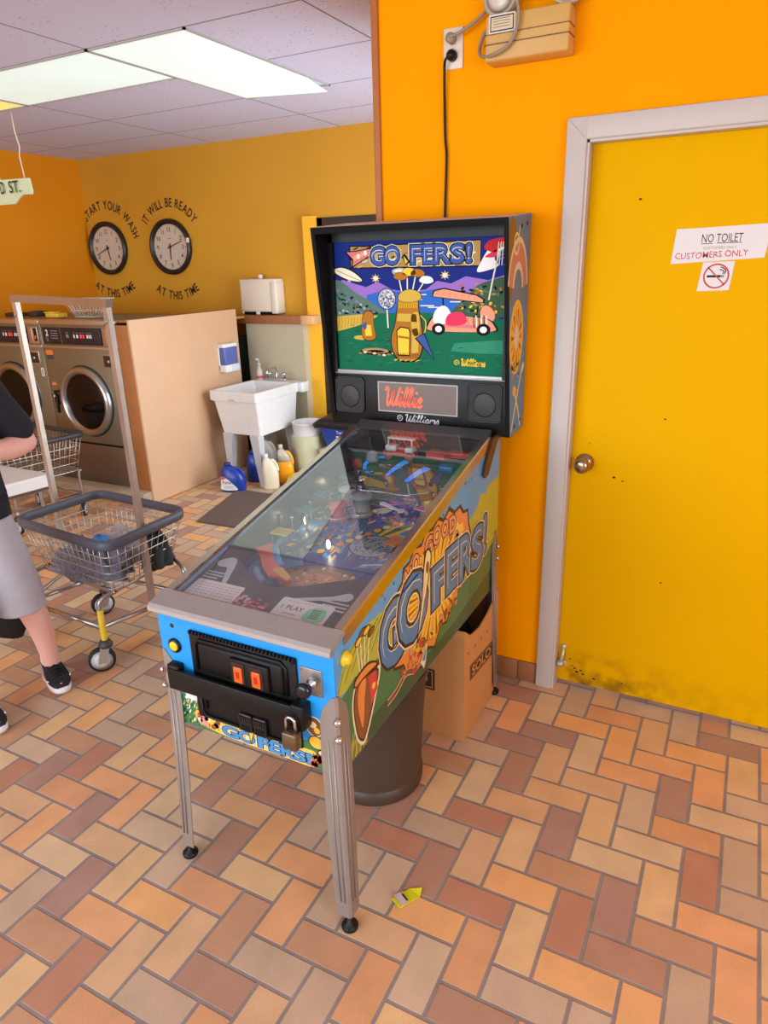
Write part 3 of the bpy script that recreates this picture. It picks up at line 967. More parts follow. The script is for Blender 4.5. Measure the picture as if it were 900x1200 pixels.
# brown leather golf bag with a red towel, in the left corner
a.smooth([(-.385, .70), (-.40, .64), (-.385, .55), (-.355, .51), (-.33, .52), (-.29, .58), (-.245, .67), (-.26, .70), (-.3, .72), (-.34, .725)], 8, CRM)
a.smooth([(-.38, .695), (-.393, .64), (-.379, .555), (-.353, .52), (-.335, .528), (-.297, .585), (-.255, .668), (-.265, .693), (-.3, .712), (-.34, .715)], 9, BLK)
a.smooth([(-.376, .69), (-.388, .64), (-.375, .56), (-.352, .527), (-.337, .535), (-.303, .59), (-.262, .666), (-.27, .688), (-.3, .705), (-.34, .708)], 10, BRN)
a.smooth([(-.36, .69), (-.37, .64), (-.355, .57), (-.345, .57), (-.335, .64), (-.325, .695)], 11, ORA)
a.poly([(-.31, .69), (-.275, .695), (-.262, .63), (-.30, .60)], 11, RED); a.ell(-.285, .65, .01, .01, 12, YEL, 8)
a.smooth([(-.385, .70), (-.375, .725), (-.31, .735), (-.255, .705), (-.27, .69), (-.33, .70)], 12, BLK)
a.smooth([(-.378, .702), (-.37, .719), (-.31, .727), (-.265, .705), (-.33, .706)], 13, ORA)
for q, (dx, dz) in enumerate(((-.03, .10), (-.01, .115), (.012, .11), (.035, .095))):
    y0 = -.335 + dx * .6
    a.stroke([(y0, .72), (y0 + dx * .4, .715 + dz)], .005, 11, CRM, 1)
    a.ell(y0 + dx * .4 + .012, .718 + dz, .02, .011, 12, BLK, 14, .3); a.ell(y0 + dx * .4 + .012, .718 + dz, .016, .008, 13, BRN if q % 2 else YEL, 14, .3)
# fallen branch in the grass
a.stroke([(-.21, .545), (-.15, .55), (-.09, .57), (-.035, .548)], .022, 12, CRM); a.stroke([(-.21, .545), (-.15, .55), (-.09, .57), (-.035, .548)], .017, 13, BRN)
o0 = len(m.v)
m.v += a.v; m.f += [tuple(o0 + q for q in f) for f in a.f]; m.m += [k + 1 for k in a.m]; m.s += a.s
side = m.build('side_panel', [blue] + art_pal, pm, recalc=False)
side['label'] = 'printed right side panel reading GO FERS! over a burst mound'
m = MB(); m.prism([(y, z) for y, z in side_prof], (CX0, 0, 0), (0, 1, 0), (0, 0, 1), T, 0)
m.build('side_panel', art_pal[BLU], pm)['label'] = 'plain blue left side panel'
m = MB(); m.box(CX0 + .0004, CX1 - .0004, CYF - .001, CYF + T, CZ + .0004, .852)
a = Art((0, CYF - .001, 0), (1, 0, 0), (0, 0, 1)); a.n = Vector((0, -1, 0))
a.poly([(-1.136, .498), (-.589, .498), (-.589, .60), (-.62, .60), (-.66, .585), (-.70, .57), (-.95, .555), (-1.03, .57), (-1.06, .60), (-1.136, .60)], 1, GRN)
random.seed(5)
for q in range(120):
    x = -1.13 + random.random() * .09; z = .502 + random.random() * .085
    a.stroke([(x, z), (x + .006, z + .012)], .004, 2 + q % 3, (LIM, DGR, GRN, WHT)[q % 4], 1)
for q in range(50):
    x = -.645 + random.random() * .05; z = .5 + random.random() * .06
    a.stroke([(x, z), (x - .004, z + .012)], .004, 2 + q % 3, (LIM, DGR, GRN)[q % 3], 1)
a.smooth([(-1.04, .555), (-.98, .55), (-.9, .548), (-.80, .552), (-.7, .55), (-.655, .545), (-.66, .5), (-.78, .499), (-.9, .499), (-.99, .505), (-1.045, .53)], 5, YEL)
for q in range(60):
    x = -1.03 + random.random() * .37; z = .503 + random.random() * .04
    a.stroke([(x, z), (x + .02 * (random.random() - .5), z + .018)], .004, 6, (ORA, BRN, CRM, ORA)[q % 4], 1)
for q in range(22):
    x = -1.04 + random.random() * .075; z = .515 + random.random() * .035
    a.ell(x, z, .009, .008, 7 + q % 3, (PNK, PNK, CRM, RED, BRN)[q % 5], 9)
for ch, x, w in (('G', -.955, .05), ('O', -.90, .05), ('F', -.835, .034), ('E', -.80, .034), ('R', -.762, .036), ('S', -.722, .032), ('!', -.683, .012)):
    z0, z1 = .494 + .01, .536
    a.text(ch, x, x + w, z0, z1, 10, CRM, .1); a.text(ch, x, x + w, z0, z1, 11, BLK, .07); a.text(ch, x, x + w, z0, z1, 12, SKY, .035)
a.poly([(-.868, .55), (-.845, .548), (-.862, .50)], 13, BLK); a.poly([(-.865, .547), (-.849, .546), (-.861, .51)], 14, YEL)
for q in range(16):
    a.star(-.668 + .03 * random.random(), .505 + .035 * random.random(), .005, .011, 5, 13, (RED, RED, ORA, BRN)[q % 4], rot=q)
# stacked leaves and a ball on the right
a.ell(-.655, .625, .026, .03, 6, WHT, 20); a.ell(-.655, .625, .023, .027, 7, BRN, 20); a.ell(-.66, .63, .012, .01, 8, CRM, 14); a.ell(-.648, .615, .009, .009, 8, YEL, 14)
a.ell(-.652, .578, .024, .021, 8, BLK, 18); a.ell(-.652, .578, .021, .018, 9, YEL, 18)
a.ell(-.635, .548, .016, .013, 8, BLK, 18); a.ell(-.635, .548, .013, .010, 9, CRM, 18)
# pale oval sticker on the left
a.smooth([(-1.078, .64), (-1.05, .638), (-1.03, .62), (-1.036, .59), (-1.06, .585), (-1.078, .605)], 6, WHT); a.stroke([(-1.072, .624), (-1.052, .612), (-1.038, .604)], .006, 7, BRN)
# the other dark button and screws
a.ell(-1.09, .806, .007, .007, 3, BLK, 14)
o0 = len(m.v)
m.v += a.v; m.f += [tuple(o0 + q for q in f) for f in a.f]; m.m += [k + 1 for k in a.m]; m.s += a.s
m.build('front_panel', [blue] + art_pal, pm, recalc=False)
m = MB(); m.box(CX0, CX1, CYB - T, CYB, CZ, 1.095); m.build('back_panel', black_mt, pm)
m = MB(); m.box(CX0 + T, CX1 - T, CYF + T, CYB - T, CZ + .004, CZ + .02); m.build('bottom_panel', black_mt, pm)

# --- lock bar, rails, glass
def gz(y, z0=.882):                       # height of the glass
    return z0 + .222 * (y + .43)
m = MB()
prof = [(-.494, .850), (-.497, .853), (-.496, .864), (-.488, .872), (-.43, .888), (-.424, .886), (-.424, .878), (-.474, .866), (-.484, .860), (-.484, .850)]
m.prism(prof, (CX0 - .006, 0, 0), (0, 1, 0), (0, 0, 1), CX1 - CX0 + .013, 0)
o = m.build('lock_bar', mat('brushed_lock_bar', (180, 172, 166), .4, .6, vary=.08, scale=30), pm)
for x0, x1, s in ((CX0 - .007, CX0 + .022, -1), (CX1 - .022, CX1 + .007, 1)):
    m = MB()
    zo = lambda y: gz(y) + .006
    xs = (x0, x1)
    y0, y1 = -.425, .612
    outer = CX1 + .004 if s > 0 else CX0 - .004
    inner = CX1 - .022 if s > 0 else CX0 + .022
    rings = []
    for y in (y0, y1):
        z = zo(y)
        rings.append([Vector((outer, y, z - .042)), Vector((outer, y, z - .004)), Vector((outer - s * .004, y, z)), Vector((inner, y, z)), Vector((inner, y, z - .006)), Vector((outer - s * .003, y, z - .008)), Vector((outer - s * .003, y, z - .042))])
    m.loft(rings, 0, False)
    m.build('side_rail', [gold_rail], pm)
m = MB()
ya, yb = -.426, .612
m.add([(CX0 + .016, ya, gz(ya)), (CX1 - .016, ya, gz(ya)), (CX1 - .016, yb, gz(yb)), (CX0 + .016, yb, gz(yb))], [(0, 1, 2, 3)])
m.build('top_glass', clear_mat('playfield_glass', (250, 252, 252), .01, 2.8, haze=.035), pm, recalc=False)
m = MB(); m.prism([(.60, gz(.60) - .004), (.625, gz(.612) + .004), (.66, 1.13), (.66, 1.10)], (CX0 + .01, 0, 0), (0, 1, 0), (0, 0, 1), CX1 - CX0 - .02, 0)
m.build('glass_channel', mat('dark_grey_plastic', (70, 70, 74), .3), pm)
m = MB(); m.box(CX0 + T, CX1 - T, .612, CYB - T, 1.075, 1.095); m.build('cabinet_top', black_mt, pm)

# --- inside: black liner, playfield board with its printing
PZ = lambda y: .805 + .115 * (y + .42)
m = MB()
for x in (CX0 + T + .001, CX1 - T - .003):
    m.add([(x, -.45, .6), (x, .7, .6), (x, .7, 1.085), (x, .56, 1.085), (x, -.45, .855)], [(0, 1, 2, 3, 4)])
    m.add([(x + .002, -.45, .6), (x + .002, .7, .6), (x + .002, .7, 1.085), (x + .002, .56, 1.085), (x + .002, -.45, .855)], [(0, 1, 2, 3, 4)])
m.build('inner_liner', mat('black_liner', (20, 20, 22), .22), pm, recalc=False)
pf_o = Vector((CX0 + T + .003, -.42, PZ(-.42))); pf_w = CX1 - CX0 - 2 * T - .006
pf_y = Vector((0, 1.12, 1.12 * .115))
m = MB(); m.box(0, 1, 0, 1, -1, 0)
m.v = [pf_o + Vector((pf_w * p.x, 0, 0)) + pf_y * p.y + Vector((0, 0, .012 * p.z)) for p in m.v]
pf_mats = [mat('playfield_base', (36, 44, 72), .3, coat=.4)] + art_pal + [mat('playfield_purple', (96, 84, 160), .3), mat('playfield_grey', (158, 160, 164), .4), mat('playfield_deep_blue', (28, 66, 150), .3), mat('playfield_tan', (176, 132, 84), .3)]
PUR, GRY, DBL, TAN = 14, 15, 16, 17
a = Art(pf_o, (pf_w, 0, 0), pf_y, .0001)
def PX(x, y):                              # world x, y on the board to board coordinates
    return ((x - pf_o.x) / pf_w, (y + .42) / 1.12)
def pp(L, c, *pts):
    a.smooth([PX(*p) for p in pts], L, c, 4)
random.seed(21)
pp(1, DBL, (-1.10, -.2), (-.62, -.2), (-.62, .2), (-.75, .4), (-1.0, .35), (-1.10, .1))
pp(2, SKY, (-1.05, .0), (-.9, .03), (-.86, .2), (-.95, .3), (-1.08, .22))
pp(2, PUR, (-.88, .12), (-.72, .14), (-.64, .3), (-.75, .42), (-.9, .36))
pp(3, SKY, (-1.08, -.16), (-.98, -.20), (-.92, -.12), (-.99, .0), (-1.08, -.02))
pp(3, BLU, (-.72, -.05), (-.63, -.05), (-.63, .14), (-.7, .12))
# brown picture above the flippers, with coloured inserts
x0, y0 = -.84, -.14
for L, c, k in ((4, BLK, 1.05), (5, BRN, 1.0), (6, TAN, .82), (7, ORA, .5)):
    pp(L, c, *[(x0 + .135 * k * math.cos(t), y0 + .085 * k * math.sin(t)) for t in [2 * PI * q / 14 for q in range(14)]])
for q in range(44):
    t = random.random() * 2 * PI; k = random.random() ** .5
    p = PX(x0 + .125 * k * math.cos(t), y0 + .078 * k * math.sin(t))
    a.ell(p[0], p[1], .012, .007, 8 + q % 3, random.choice([BRN, ORA, YEL, CRM, RED, BLK]) , 8)
for q in range(7):
    p = PX(x0 - .09 + .03 * q, y0 - .02 + .012 * math.sin(q))
    a.ell(p[0], p[1], .018, .012, 11, BLK, 12); a.ell(p[0], p[1], .015, .0095, 12, (YEL, ORA, YEL, RED, YEL, CRM, ORA)[q], 12)
# row of insert lamps running up the middle
for q in range(9):
    p = PX(-.93 + .018 * q, .02 + .03 * q)
    a.ell(p[0], p[1], .03, .015, 9, BLK, 12); a.ell(p[0], p[1], .026, .0125, 10, (YEL, CRM, ORA)[q % 3], 12)
for q in range(7):
    p = PX(-1.02 + .02 * q, -.02 + .028 * q)
    a.poly([(p[0] - .02, p[1] - .01), (p[0] + .02, p[1] - .01), (p[0] + .008, p[1] + .02)], 9, (YEL, RED, CRM)[q % 3])
# grey dimpled green with blue water round it
p = PX(-.79, .10)
a.ell(p[0], p[1], .15, .062, 9, BLK, 28); a.ell(p[0], p[1], .142, .058, 10, GRY, 28)
for q in range(130):
    t = random.random() * 2 * PI; k = random.random() ** .5
    a.ell(p[0] + .135 * k * math.cos(t), p[1] + .054 * k * math.sin(t), .007, .003, 11, STB if q % 2 else BLK, 6)
for q in range(12):
    yq = -.05 + .012 * q
    a.stroke([PX(-.79 + .01 * q, yq), PX(-.73 + .005 * q, yq + .02), PX(-.64, yq + .03)], .006, 8, (DBL, SKY, BLU, WHT)[q % 4], 4)
# yellow, pink and green fan beyond it
for q in range(7):
    t0 = .25 + q * .20
    c = (YEL, ORA, PNK, YEL, GRN, YEL, GRN)[q]
    pts = [PX(-.81, .13), PX(-.81 + .17 * math.cos(t0), .15 + .13 * math.sin(t0)), PX(-.81 + .17 * math.cos(t0 + .2), .15 + .13 * math.sin(t0 + .2))]
    a.poly(pts, 7, c)
# busy small print all over
for q in range(620):
    x, y = -1.09 + random.random() * .46, -.02 + random.random() * .5
    p = PX(x, y); w = .006 + .018 * random.random(); h = .003 + .009 * random.random()
    a.ell(p[0], p[1], w, h, 4 + q % 3, random.choice([SKY, DBL, WHT, PUR, YEL, ORA, STB, CRM, BLK, PNK, GRN, BLU, BRN, BLU]), 7, random.random() * 3)
for q in range(90):
    x, y = -1.09 + random.random() * .46, .42 + random.random() * .24
    p = PX(x, y); a.ell(p[0], p[1], .03 * random.random() + .008, .012 * random.random() + .003, 4 + q % 3, random.choice([STB, BRN, BLK, GRY, TAN, BRN]), 8, random.random() * 3)
o0 = len(m.v)
m.v += a.v; m.f += [tuple(o0 + q for q in f) for f in a.f]; m.m += [k + 1 for k in a.m]; m.s += a.s
m.build('playfield', pf_mats, pm, recalc=False)

# --- apron with the two cards
AZ = lambda y: gz(y) - .026
m = MB()
m.add([(-1.115, -.435, AZ(-.435)), (-.61, -.435, AZ(-.435)), (-.61, -.20, AZ(-.2)), (-.70, -.215, AZ(-.215)), (-.80, -.27, AZ(-.27)), (-.89, -.305, AZ(-.305)), (-.98, -.27, AZ(-.27)), (-1.06, -.215, AZ(-.215)), (-1.115, -.20, AZ(-.2))], [tuple(range(9))])
v2 = [Vector(p) - Vector((0, 0, .03)) for p in m.v]
m.add(m.v[2:9] + v2[2:9], [(q, q + 1, q + 8, q + 7) for q in range(6)])
ap = m.build('apron', mat('apron_black', (24, 23, 26), .3), pm)
def ap_art():
    q = Art((-1.137, -.43, AZ(-.43) + .0015), (1, 0, 0), Vector((0, 1, .222)))
    return q
a = ap_art()
# club heads with tiny text lines
a.smooth([(.03, .185), (.06, .21), (.085, .2), (.105, .15), (.125, .085), (.116, .083), (.09, .135), (.075, .165), (.045, .165)], 1, 0)
a.smooth([(.33, .10), (.36, .112), (.44, .142), (.475, .165), (.495, .155), (.487, .135), (.45, .128), (.38, .107)], 1, 0)
for q in range(3):
    a.rect(.03, .10 - .01 * q, .135 - .012 * q, .141 - .012 * q, 1, 0); a.rect(.42 + .008 * q, .50, .118 - .013 * q, .124 - .013 * q, 1, 0)
random.seed(8)
for q in range(70):
    x, y = .185 + .105 * random.random(), .02 + .055 * random.random()
    a.ell(x, y, .006, .004, 1 + q % 3, (1, 1, 2, 0)[q % 4], 7)
a.build('apron_print', [mat('apron_grey_print', (186, 190, 196), .4), art_pal[RED], art_pal[PNK]], ap, recalc=False)
a = ap_art()
a.poly([(.03, .028), (.187, .028), (.19, .033), (.19, .098), (.186, .103), (.033, .103), (.028, .098), (.026, .033)], 4, 0)
for q in range(6):
    for k in range(9):
        a.rect(.038 + .0165 * k, .05 + .0165 * k, .037 + .0105 * q, .039 + .0105 * q, 5, 1)
a.build('score_card', [paper, mat('card_print', (150, 150, 156), .7)], ap, recalc=False)
a = ap_art()
a.poly([(.318, .026), (.468, .026), (.472, .03), (.472, .1), (.468, .105), (.32, .105), (.315, .1), (.314, .03)], 4, 0)
a.text('1 PLAY', .33, .395, .063, .078, 5, 1, .01); a.rect(.345, .385, .046, .05, 5, 3)
for q in range(9):
    a.rect(.335 + .012 * q, .344 + .012 * q, .094, .096, 5, 3)
a.smooth([(.408, .04), (.43, .034), (.456, .04), (.463, .06), (.455, .086), (.43, .09), (.41, .08), (.404, .06)], 5, 2)
for q in range(5):
    a.rect(.42, .446, .05 + .007 * q, .053 + .007 * q, 6, 1)
a.build('instruction_card', [paper, ink, mat('card_green', (120, 206, 150), .7), mat('card_print', (150, 150, 156), .7)], ap, recalc=False)

# --- mechanisms on the playfield
def up_from(x, y, h=0.0):
    return Vector((x, y, PZ(y) + h))
def flipper(x, y, ang, ln, mats, label):
    m = MB()
    for q, (r0, r1, h0, h1) in enumerate(((.016, .009, .012, .036), (.019, .012, .018, .030))):
        pts = []
        for w in range(9):
            t = PI / 2 + PI * w / 8
            pts.append((r0 * math.cos(t), r0 * math.sin(t)))
        for w in range(9):
            t = -PI / 2 + PI * w / 8
            pts.append((ln + r1 * math.cos(t), r1 * math.sin(t)))
        m.prism(pts, up_from(x, y, h0), (math.cos(ang), math.sin(ang), 0), (-math.sin(ang), math.cos(ang), 0), h1 - h0, q)
    o = m.build('flipper', mats, pm); o['label'] = label
yel_pl = mat('yellow_flipper', (246, 190, 70), .35); ora_rb = mat('orange_red_rubber', (236, 92, 50), .4)
flipper(-.955, -.17, -.55, .065, [yel_pl, ora_rb], 'yellow left flipper with red rubber')
flipper(-.735, -.17, PI + .55, .065, [yel_pl, ora_rb], 'yellow right flipper with red rubber')
m = MB()
m.prism([(-1.10, -.085), (-1.075, -.04), (-1.045, -.045), (-1.0, -.12), (-.945, -.165), (-.925, -.2), (-.96, -.21), (-1.02, -.16), (-1.06, -.115)], (0, 0, PZ(-.1) + .04), (1, 0, 0), (0, 1, .115), .006)
m.build('slingshot_plastic', mat('red_orange_plastic', (240, 94, 52), .3, emit=0.0), pm)
m = MB()
m.prism([(-.64, -.02), (-.66, -.03), (-.7, -.1), (-.715, -.15), (-.69, -.16), (-.64, -.1)], (0, 0, PZ(-.1) + .04), (1, 0, 0), (0, 1, .115), .006)
m.build('slingshot_plastic', mat('deep_blue_plastic', (34, 70, 150), .2), pm)
m = MB(); m.tube(catmull([up_from(-1.06, .02, .03), up_from(-1.04, -.06, .03), up_from(-.99, -.12, .03), up_from(-.965, -.135, .03)], 5), .011, 0)
m.build('lane_guide', mat('sky_blue_plastic', (60, 156, 226), .25), pm)
m = MB(); m.tube(catmull([up_from(-1.04, -.165, .02), up_from(-1.01, -.20, .02), up_from(-.975, -.222, .02)], 5), [.006] + [.014] * 9 + [.006], 0)
m.build('lane_guide', mat('pale_blue_plastic', (120, 170, 210), .2), pm)
m = MB(); m.tube(catmull([up_from(-.955, .06, .04), up_from(-.965, -.02, .04), up_from(-.985, -.07, .04)], 5), .010, 0)
m.build('lane_guide', mat('dark_blue_grey_rubber', (46, 56, 76), .4), pm)
m = MB(); m.box(-1.09, -1.03, -.02, .03, PZ(0) + .05, PZ(0) + .056)
m.build('lane_plastic', mat('pale_yellow_plastic', (226, 196, 90), .3), pm)
m = MB(); m.box(-1.02, -.955, -.075, -.02, PZ(-.05) + .04, PZ(-.05) + .046, 0); m.box(-1.0, -.975, -.06, -.035, PZ(-.05) + .0462, PZ(-.05) + .047, 1)
m.build('lane_plastic', [mat('navy_plastic', (40, 52, 96), .2), art_pal[YEL]], pm)

steel_d = mat('dark_metal', (96, 96, 100), .3, .9)
def bumper(x, y, cap, skirt, r=.034, h=.055):
    c = up_from(x, y)
    m = MB(); m.lathe([(r * 1.05, 0), (r * 1.1, .006), (r * .8, .012), (r * .72, h - .012), (r * 1.02, h - .008), (r * 1.08, h - .002), (r * .9, h + .006), (r * .3, h + .01), (.001, h + .0105)], c, (0, 0, 1), 22)
    o = m.build('pop_bumper', cap, pm)
    k = MB(); k.lathe([(r * 1.25, .012), (r * 1.25, .016), (r * .9, .02)], c, (0, 0, 1), 22, cap=False)
    k.build('bumper_ring', steel, o)
bumper(-1.02, .36, mat('milky_cap', (208, 208, 206), .2), None)
bumper(-.93, .29, mat('grey_cap', (150, 156, 160), .2), None, .04, .07)
bumper(-.99, .23, mat('pink_red_cap', (196, 80, 92), .2), None, .03)
bumper(-1.075, .46, mat('smoky_cap', (90, 86, 92), .2), None, .036)
random.seed(31)
def post(x, y, h, m_, r=.005):
    q = MB(); c = up_from(x, y)
    q.lathe([(r * 1.3, 0), (r, .006), (r, h), (r * 1.5, h + .002), (r * 1.5, h + .006), (r * .5, h + .009)], c, (0, 0, 1), 10)
    q.build('post', m_, pm)
for x, y, h in ((-1.09, .1, .05), (-1.08, .2, .06), (-1.05, .13, .05), (-.67, .2, .05), (-.65, .32, .06), (-.70, .38, .06), (-.9, .42, .06), (-.8, .45, .05), (-1.0, .5, .06), (-.66, .5, .07), (-1.06, .3, .06), (-.64, .05, .05), (-1.1, .0, .04)):
    post(x, y, h, chrome if random.random() < .6 else mat('red_post', (190, 60, 60), .3))
# chrome target brackets and a spinner rod
for x, y in ((-.985, .42), (-.955, .33), (-1.03, .45)):
    m = MB(); c = up_from(x, y)
    m.box(x - .012, x + .012, y - .01, y + .012, c.z, c.z + .09, 0, .003); m.tube([c + Vector((-.04, 0, .07)), c + Vector((.04, .01, .09))], .004, 0, 8); m.lathe([(.012, 0), (.018, .008), (.016, .02), (.004, .026)], c + Vector((.02, -.015, .03)), (0, -1, .4), 14)
    m.build('target_bracket', steel_d, pm)
m = MB(); c = up_from(-.80, .255, .06)
m.prism([(-.05, .018), (-.04, .026), (.03, -.008), (.05, -.006), (.055, -.028), (.04, -.03), (.035, -.02), (-.045, .008)], c, (1, 0, 0), (0, 1, .115), .004)
m.build('ball_guide', white_pl, pm)
# raised clear ramp deck at the back, brown edge
deck = lambda x, y: Vector((x, y, PZ(y) + .075))
m = MB()
m.prism([(-1.06, .42), (-.96, .33), (-.78, .33), (-.66, .40), (-.63, .60), (-.75, .66), (-1.0, .66), (-1.08, .56)], (0, 0, PZ(0) + .045), (1, 0, 0), (0, 1, .115), .004, 0)
m.build('ramp_deck', mat('smoky_ramp', (120, 108, 104), .4), pm)
m = MB(); m.tube(catmull([(-1.06, .42, PZ(.42) + .075), (-.97, .325, PZ(.33) + .075), (-.87, .335, PZ(.33) + .07), (-.77, .325, PZ(.33) + .075), (-.67, .41, PZ(.4) + .08), (-.63, .56, PZ(.55) + .085)], 6), .003, 0, 6)
m.build('ramp_wire', chrome, pm)
for q in range(3):
    m = MB(); m.tube(catmull([(-.84 + .02 * q, .27 + .02 * q, PZ(.3) + .05 + .01 * q), (-.74 + .02 * q, .29 + .02 * q, PZ(.3) + .07), (-.655, .38 + .03 * q, PZ(.38) + .075), (-.63, .5, PZ(.5) + .08)], 6), .0035, 0, 6)
    m.build('ramp_wire', mat('coppery_wire', (150, 96, 66), .3, .8), pm)
# glowing blue strips on the back ramps
glow = mat('lit_blue_strip', (60, 130, 246), .3, vary=.25, scale=60, emit=.9)
def strip(pts, w, lab):
    m = MB(); P = catmull(pts, 6)
    vs = []
    for q, pnt in enumerate(P):
        t = (P[min(q + 1, len(P) - 1)] - P[max(q - 1, 0)]).normalized(); nn = t.cross(Vector((0, 0, 1))).normalized()
        ww = w * (.45 + .55 * q / (len(P) - 1))
        vs += [pnt + nn * ww, pnt - nn * ww, pnt - nn * ww - Vector((0, 0, .004)), pnt + nn * ww - Vector((0, 0, .004))]
    fs = []
    for q in range(len(P) - 1):
        for k in range(4):
            fs.append((4 * q + k, 4 * q + (k + 1) % 4, 4 * q + 4 + (k + 1) % 4, 4 * q + 4 + k))
    m.add(vs, fs, 0)
    m.build('light_strip', glow, pm)['label'] = lab
zt = PZ(.5) + .062
strip([(-1.005, .49, zt - .006), (-1.05, .535, zt + .004), (-1.065, .585, zt + .012), (-1.045, .63, zt + .02), (-1.0, .65, zt + .022)], .010, 'curved lit blue ramp strip')
strip([(-.94, .505, zt - .004), (-.93, .55, zt + .01), (-.915, .615, zt + .022)], .013, 'straight lit blue ramp strip')
strip([(-.845, .47, zt - .006), (-.83, .52, zt + .008), (-.81, .575, zt + .018)], .017, 'short lit blue lettered strip')
m = MB(); m.prism([(-.83, .61), (-.755, .60), (-.735, .625), (-.67, .635), (-.66, .655), (-.74, .66), (-.76, .64), (-.82, .65)], (0, 0, PZ(0) + .095), (1, 0, 0), (0, 1, .115), .02)
m.build('ramp_flap', mat('coral_red_plastic', (240, 82, 66), .3), pm)
m = MB(); m.box(-.755, -.70, .545, .585, PZ(.56) + .07, PZ(.56) + .095, 0, .006)
m.build('ramp_block', mat('deep_blue_block', (26, 86, 170), .2), pm)
# little white and red golf cart at the top
kc = Vector((-.925, .60, PZ(.62) + .10))
m = MB()
m.box(kc.x - .07, kc.x + .06, kc.y - .02, kc.y + .02, kc.z - .005, kc.z + .012, 1, .004)
m.box(kc.x - .06, kc.x - .015, kc.y - .02, kc.y + .02, kc.z + .012, kc.z + .034, 0, .005)
m.box(kc.x + .02, kc.x + .055, kc.y - .02, kc.y + .02, kc.z + .01, kc.z + .03, 0, .005)
m.box(kc.x - .05, kc.x + .06, kc.y - .022, kc.y + .022, kc.z + .058, kc.z + .066, 0, .003)
for dx in (-.045, .05):
    m.tube([(kc.x + dx, kc.y - .018, kc.z + .01), (kc.x + dx, kc.y - .018, kc.z + .06)], .003, 0, 6)
for dx in (-.045, .04):
    m.lathe([(.005, -.028), (.017, -.026), (.017, -.018), (.005, -.016)], (kc.x + dx, kc.y, kc.z - .004), (0, 1, 0), 14, 2)
m.box(kc.x - .012, kc.x + .02, kc.y - .018, kc.y + .01, kc.z + .012, kc.z + .03, 1, .003)
m.build('toy_golf_cart', [white_pl, mat('toy_red', (206, 70, 56), .3), mat('toy_wheel', (170, 80, 66), .4)], pm)['label'] = 'little white and red toy golf cart'
m = MB(); m.lathe([(.016, 0), (.02, .012), (.016, .03), (.004, .038)], up_from(-1.09, .55, .05), (0, 0, 1), 16); m.build('flasher_dome', mat('red_dome', (196, 32, 46), .12), pm)
m = MB(); m.lathe([(.022, 0), (.027, .012), (.022, .034), (.004, .044)], up_from(-1.05, .60, .06), (0, 0, 1), 16); m.build('flasher_dome', mat('clear_dome', (170, 172, 176), .1), pm)
m = MB(); m.lathe([(.014, 0), (.02, .006), (.014, .012), (.004, .013)], up_from(-.985, .40, .075), (0, -.4, 1), 18); m.build('chrome_cap', chrome, pm)
for x, y, w, c in ((-.69, .06, .03, 0), (-.67, .12, .026, 1), (-1.08, .17, .04, 2), (-.70, .30, .03, 3), (-1.08, .30, .03, 1)):
    z = PZ(y) + .05
    m = MB()
    m.prism([(x - w, y - .02), (x + w * .6, y - .035), (x + w, y + .02), (x - w * .4, y + .035)], (0, 0, z), (1, 0, 0), (0, 1, .0), .004, 0)
    m.build('lane_plastic', [art_pal[ORA], art_pal[BLU], mat('sea_green_plastic', (60, 140, 120), .2), art_pal[PNK]][c], pm)

# small general-illumination bulbs under the plastics
for x, y in ((-1.06, .14), (-.68, .24), (-.90, .02), (-1.05, .44), (-.80, .54)):
    c = up_from(x, y, .035)
    m = MB(); m.lathe([(.003, -.02), (.006, -.012), (.006, 0), (.003, .006)], c, (0, 0, 1), 10)
    b_ = m.build('bulb', mat('lit_bulb', (255, 236, 200), .3, emit=25.0), pm)
# --- head
HX0, HX1 = -1.272, -.54
HB = .845
hp = [(.597, 1.822), (HB, 1.844), (HB, 1.108), (.69, 1.10)]
gray_blue = mat('dusty_blue_art', (104, 140, 172), .75, spec=.12)
head = None
m = MB(); HT = .016
m.prism(hp, (HX1 - HT, 0, 0), (0, 1, 0), (0, 0, 1), HT, 0)
for k in range(4):                       # black edging on the front edge
    pass
a = Art((HX1, .69, 1.10), (0, 1, 0), (0, 0, 1))
a.poly([(-.0925, .7215), (.1545, .7435), (.1545, .0085), (.001, .001)], .5, 9)
a.poly([(-.09, .715), (.150, .738), (.150, .45), (-.055, .45)], 1, 3); 
a.smooth([(-.085, .70), (-.02, .71), (.0, .60), (-.03, .5), (-.06, .48)], 2, 4)
for L, c, r0, r1 in ((3, 1, .06, .10), (4, 2, .045, .06), (3, 2, .10, .112)):
    a.ring(.03, .50, r0, r1, L, c, 24, 1.5, .1, PI - .1)
a.ring(.0, .645, .022, .03, 5, 5, 20, 1.2); a.stroke([(.02, .665), (.028, .70)], .006, 5, 5)
a.ell(.035, .345, .078, .125, 3, 0, 26); a.ell(.035, .345, .070, .115, 4, 6, 26)
for q in range(14):
    t = 2 * PI * q / 14
    a.poly([(.035 + .02 * math.cos(t), .345 + .03 * math.sin(t)), (.035 + .058 * math.cos(t) - .006 * math.sin(t), .345 + .095 * math.sin(t) + .009 * math.cos(t)), (.035 + .058 * math.cos(t) + .006 * math.sin(t), .345 + .095 * math.sin(t) - .009 * math.cos(t))], 5, 7 if q % 2 else 1)
a.ell(.035, .345, .026, .04, 6, 2, 16)
for q in range(26):
    random.seed(q); a.ell(-.02 + .1 * random.random(), .21 + .05 * random.random(), .006, .01, 5, (5, 1, 6)[q % 3], 7)
a.stroke([(.01, .015), (.06, .12), (.115, .23)], .011, 6, 5); a.stroke([(.12, .02), (.075, .1), (.03, .165)], .011, 7, 5)
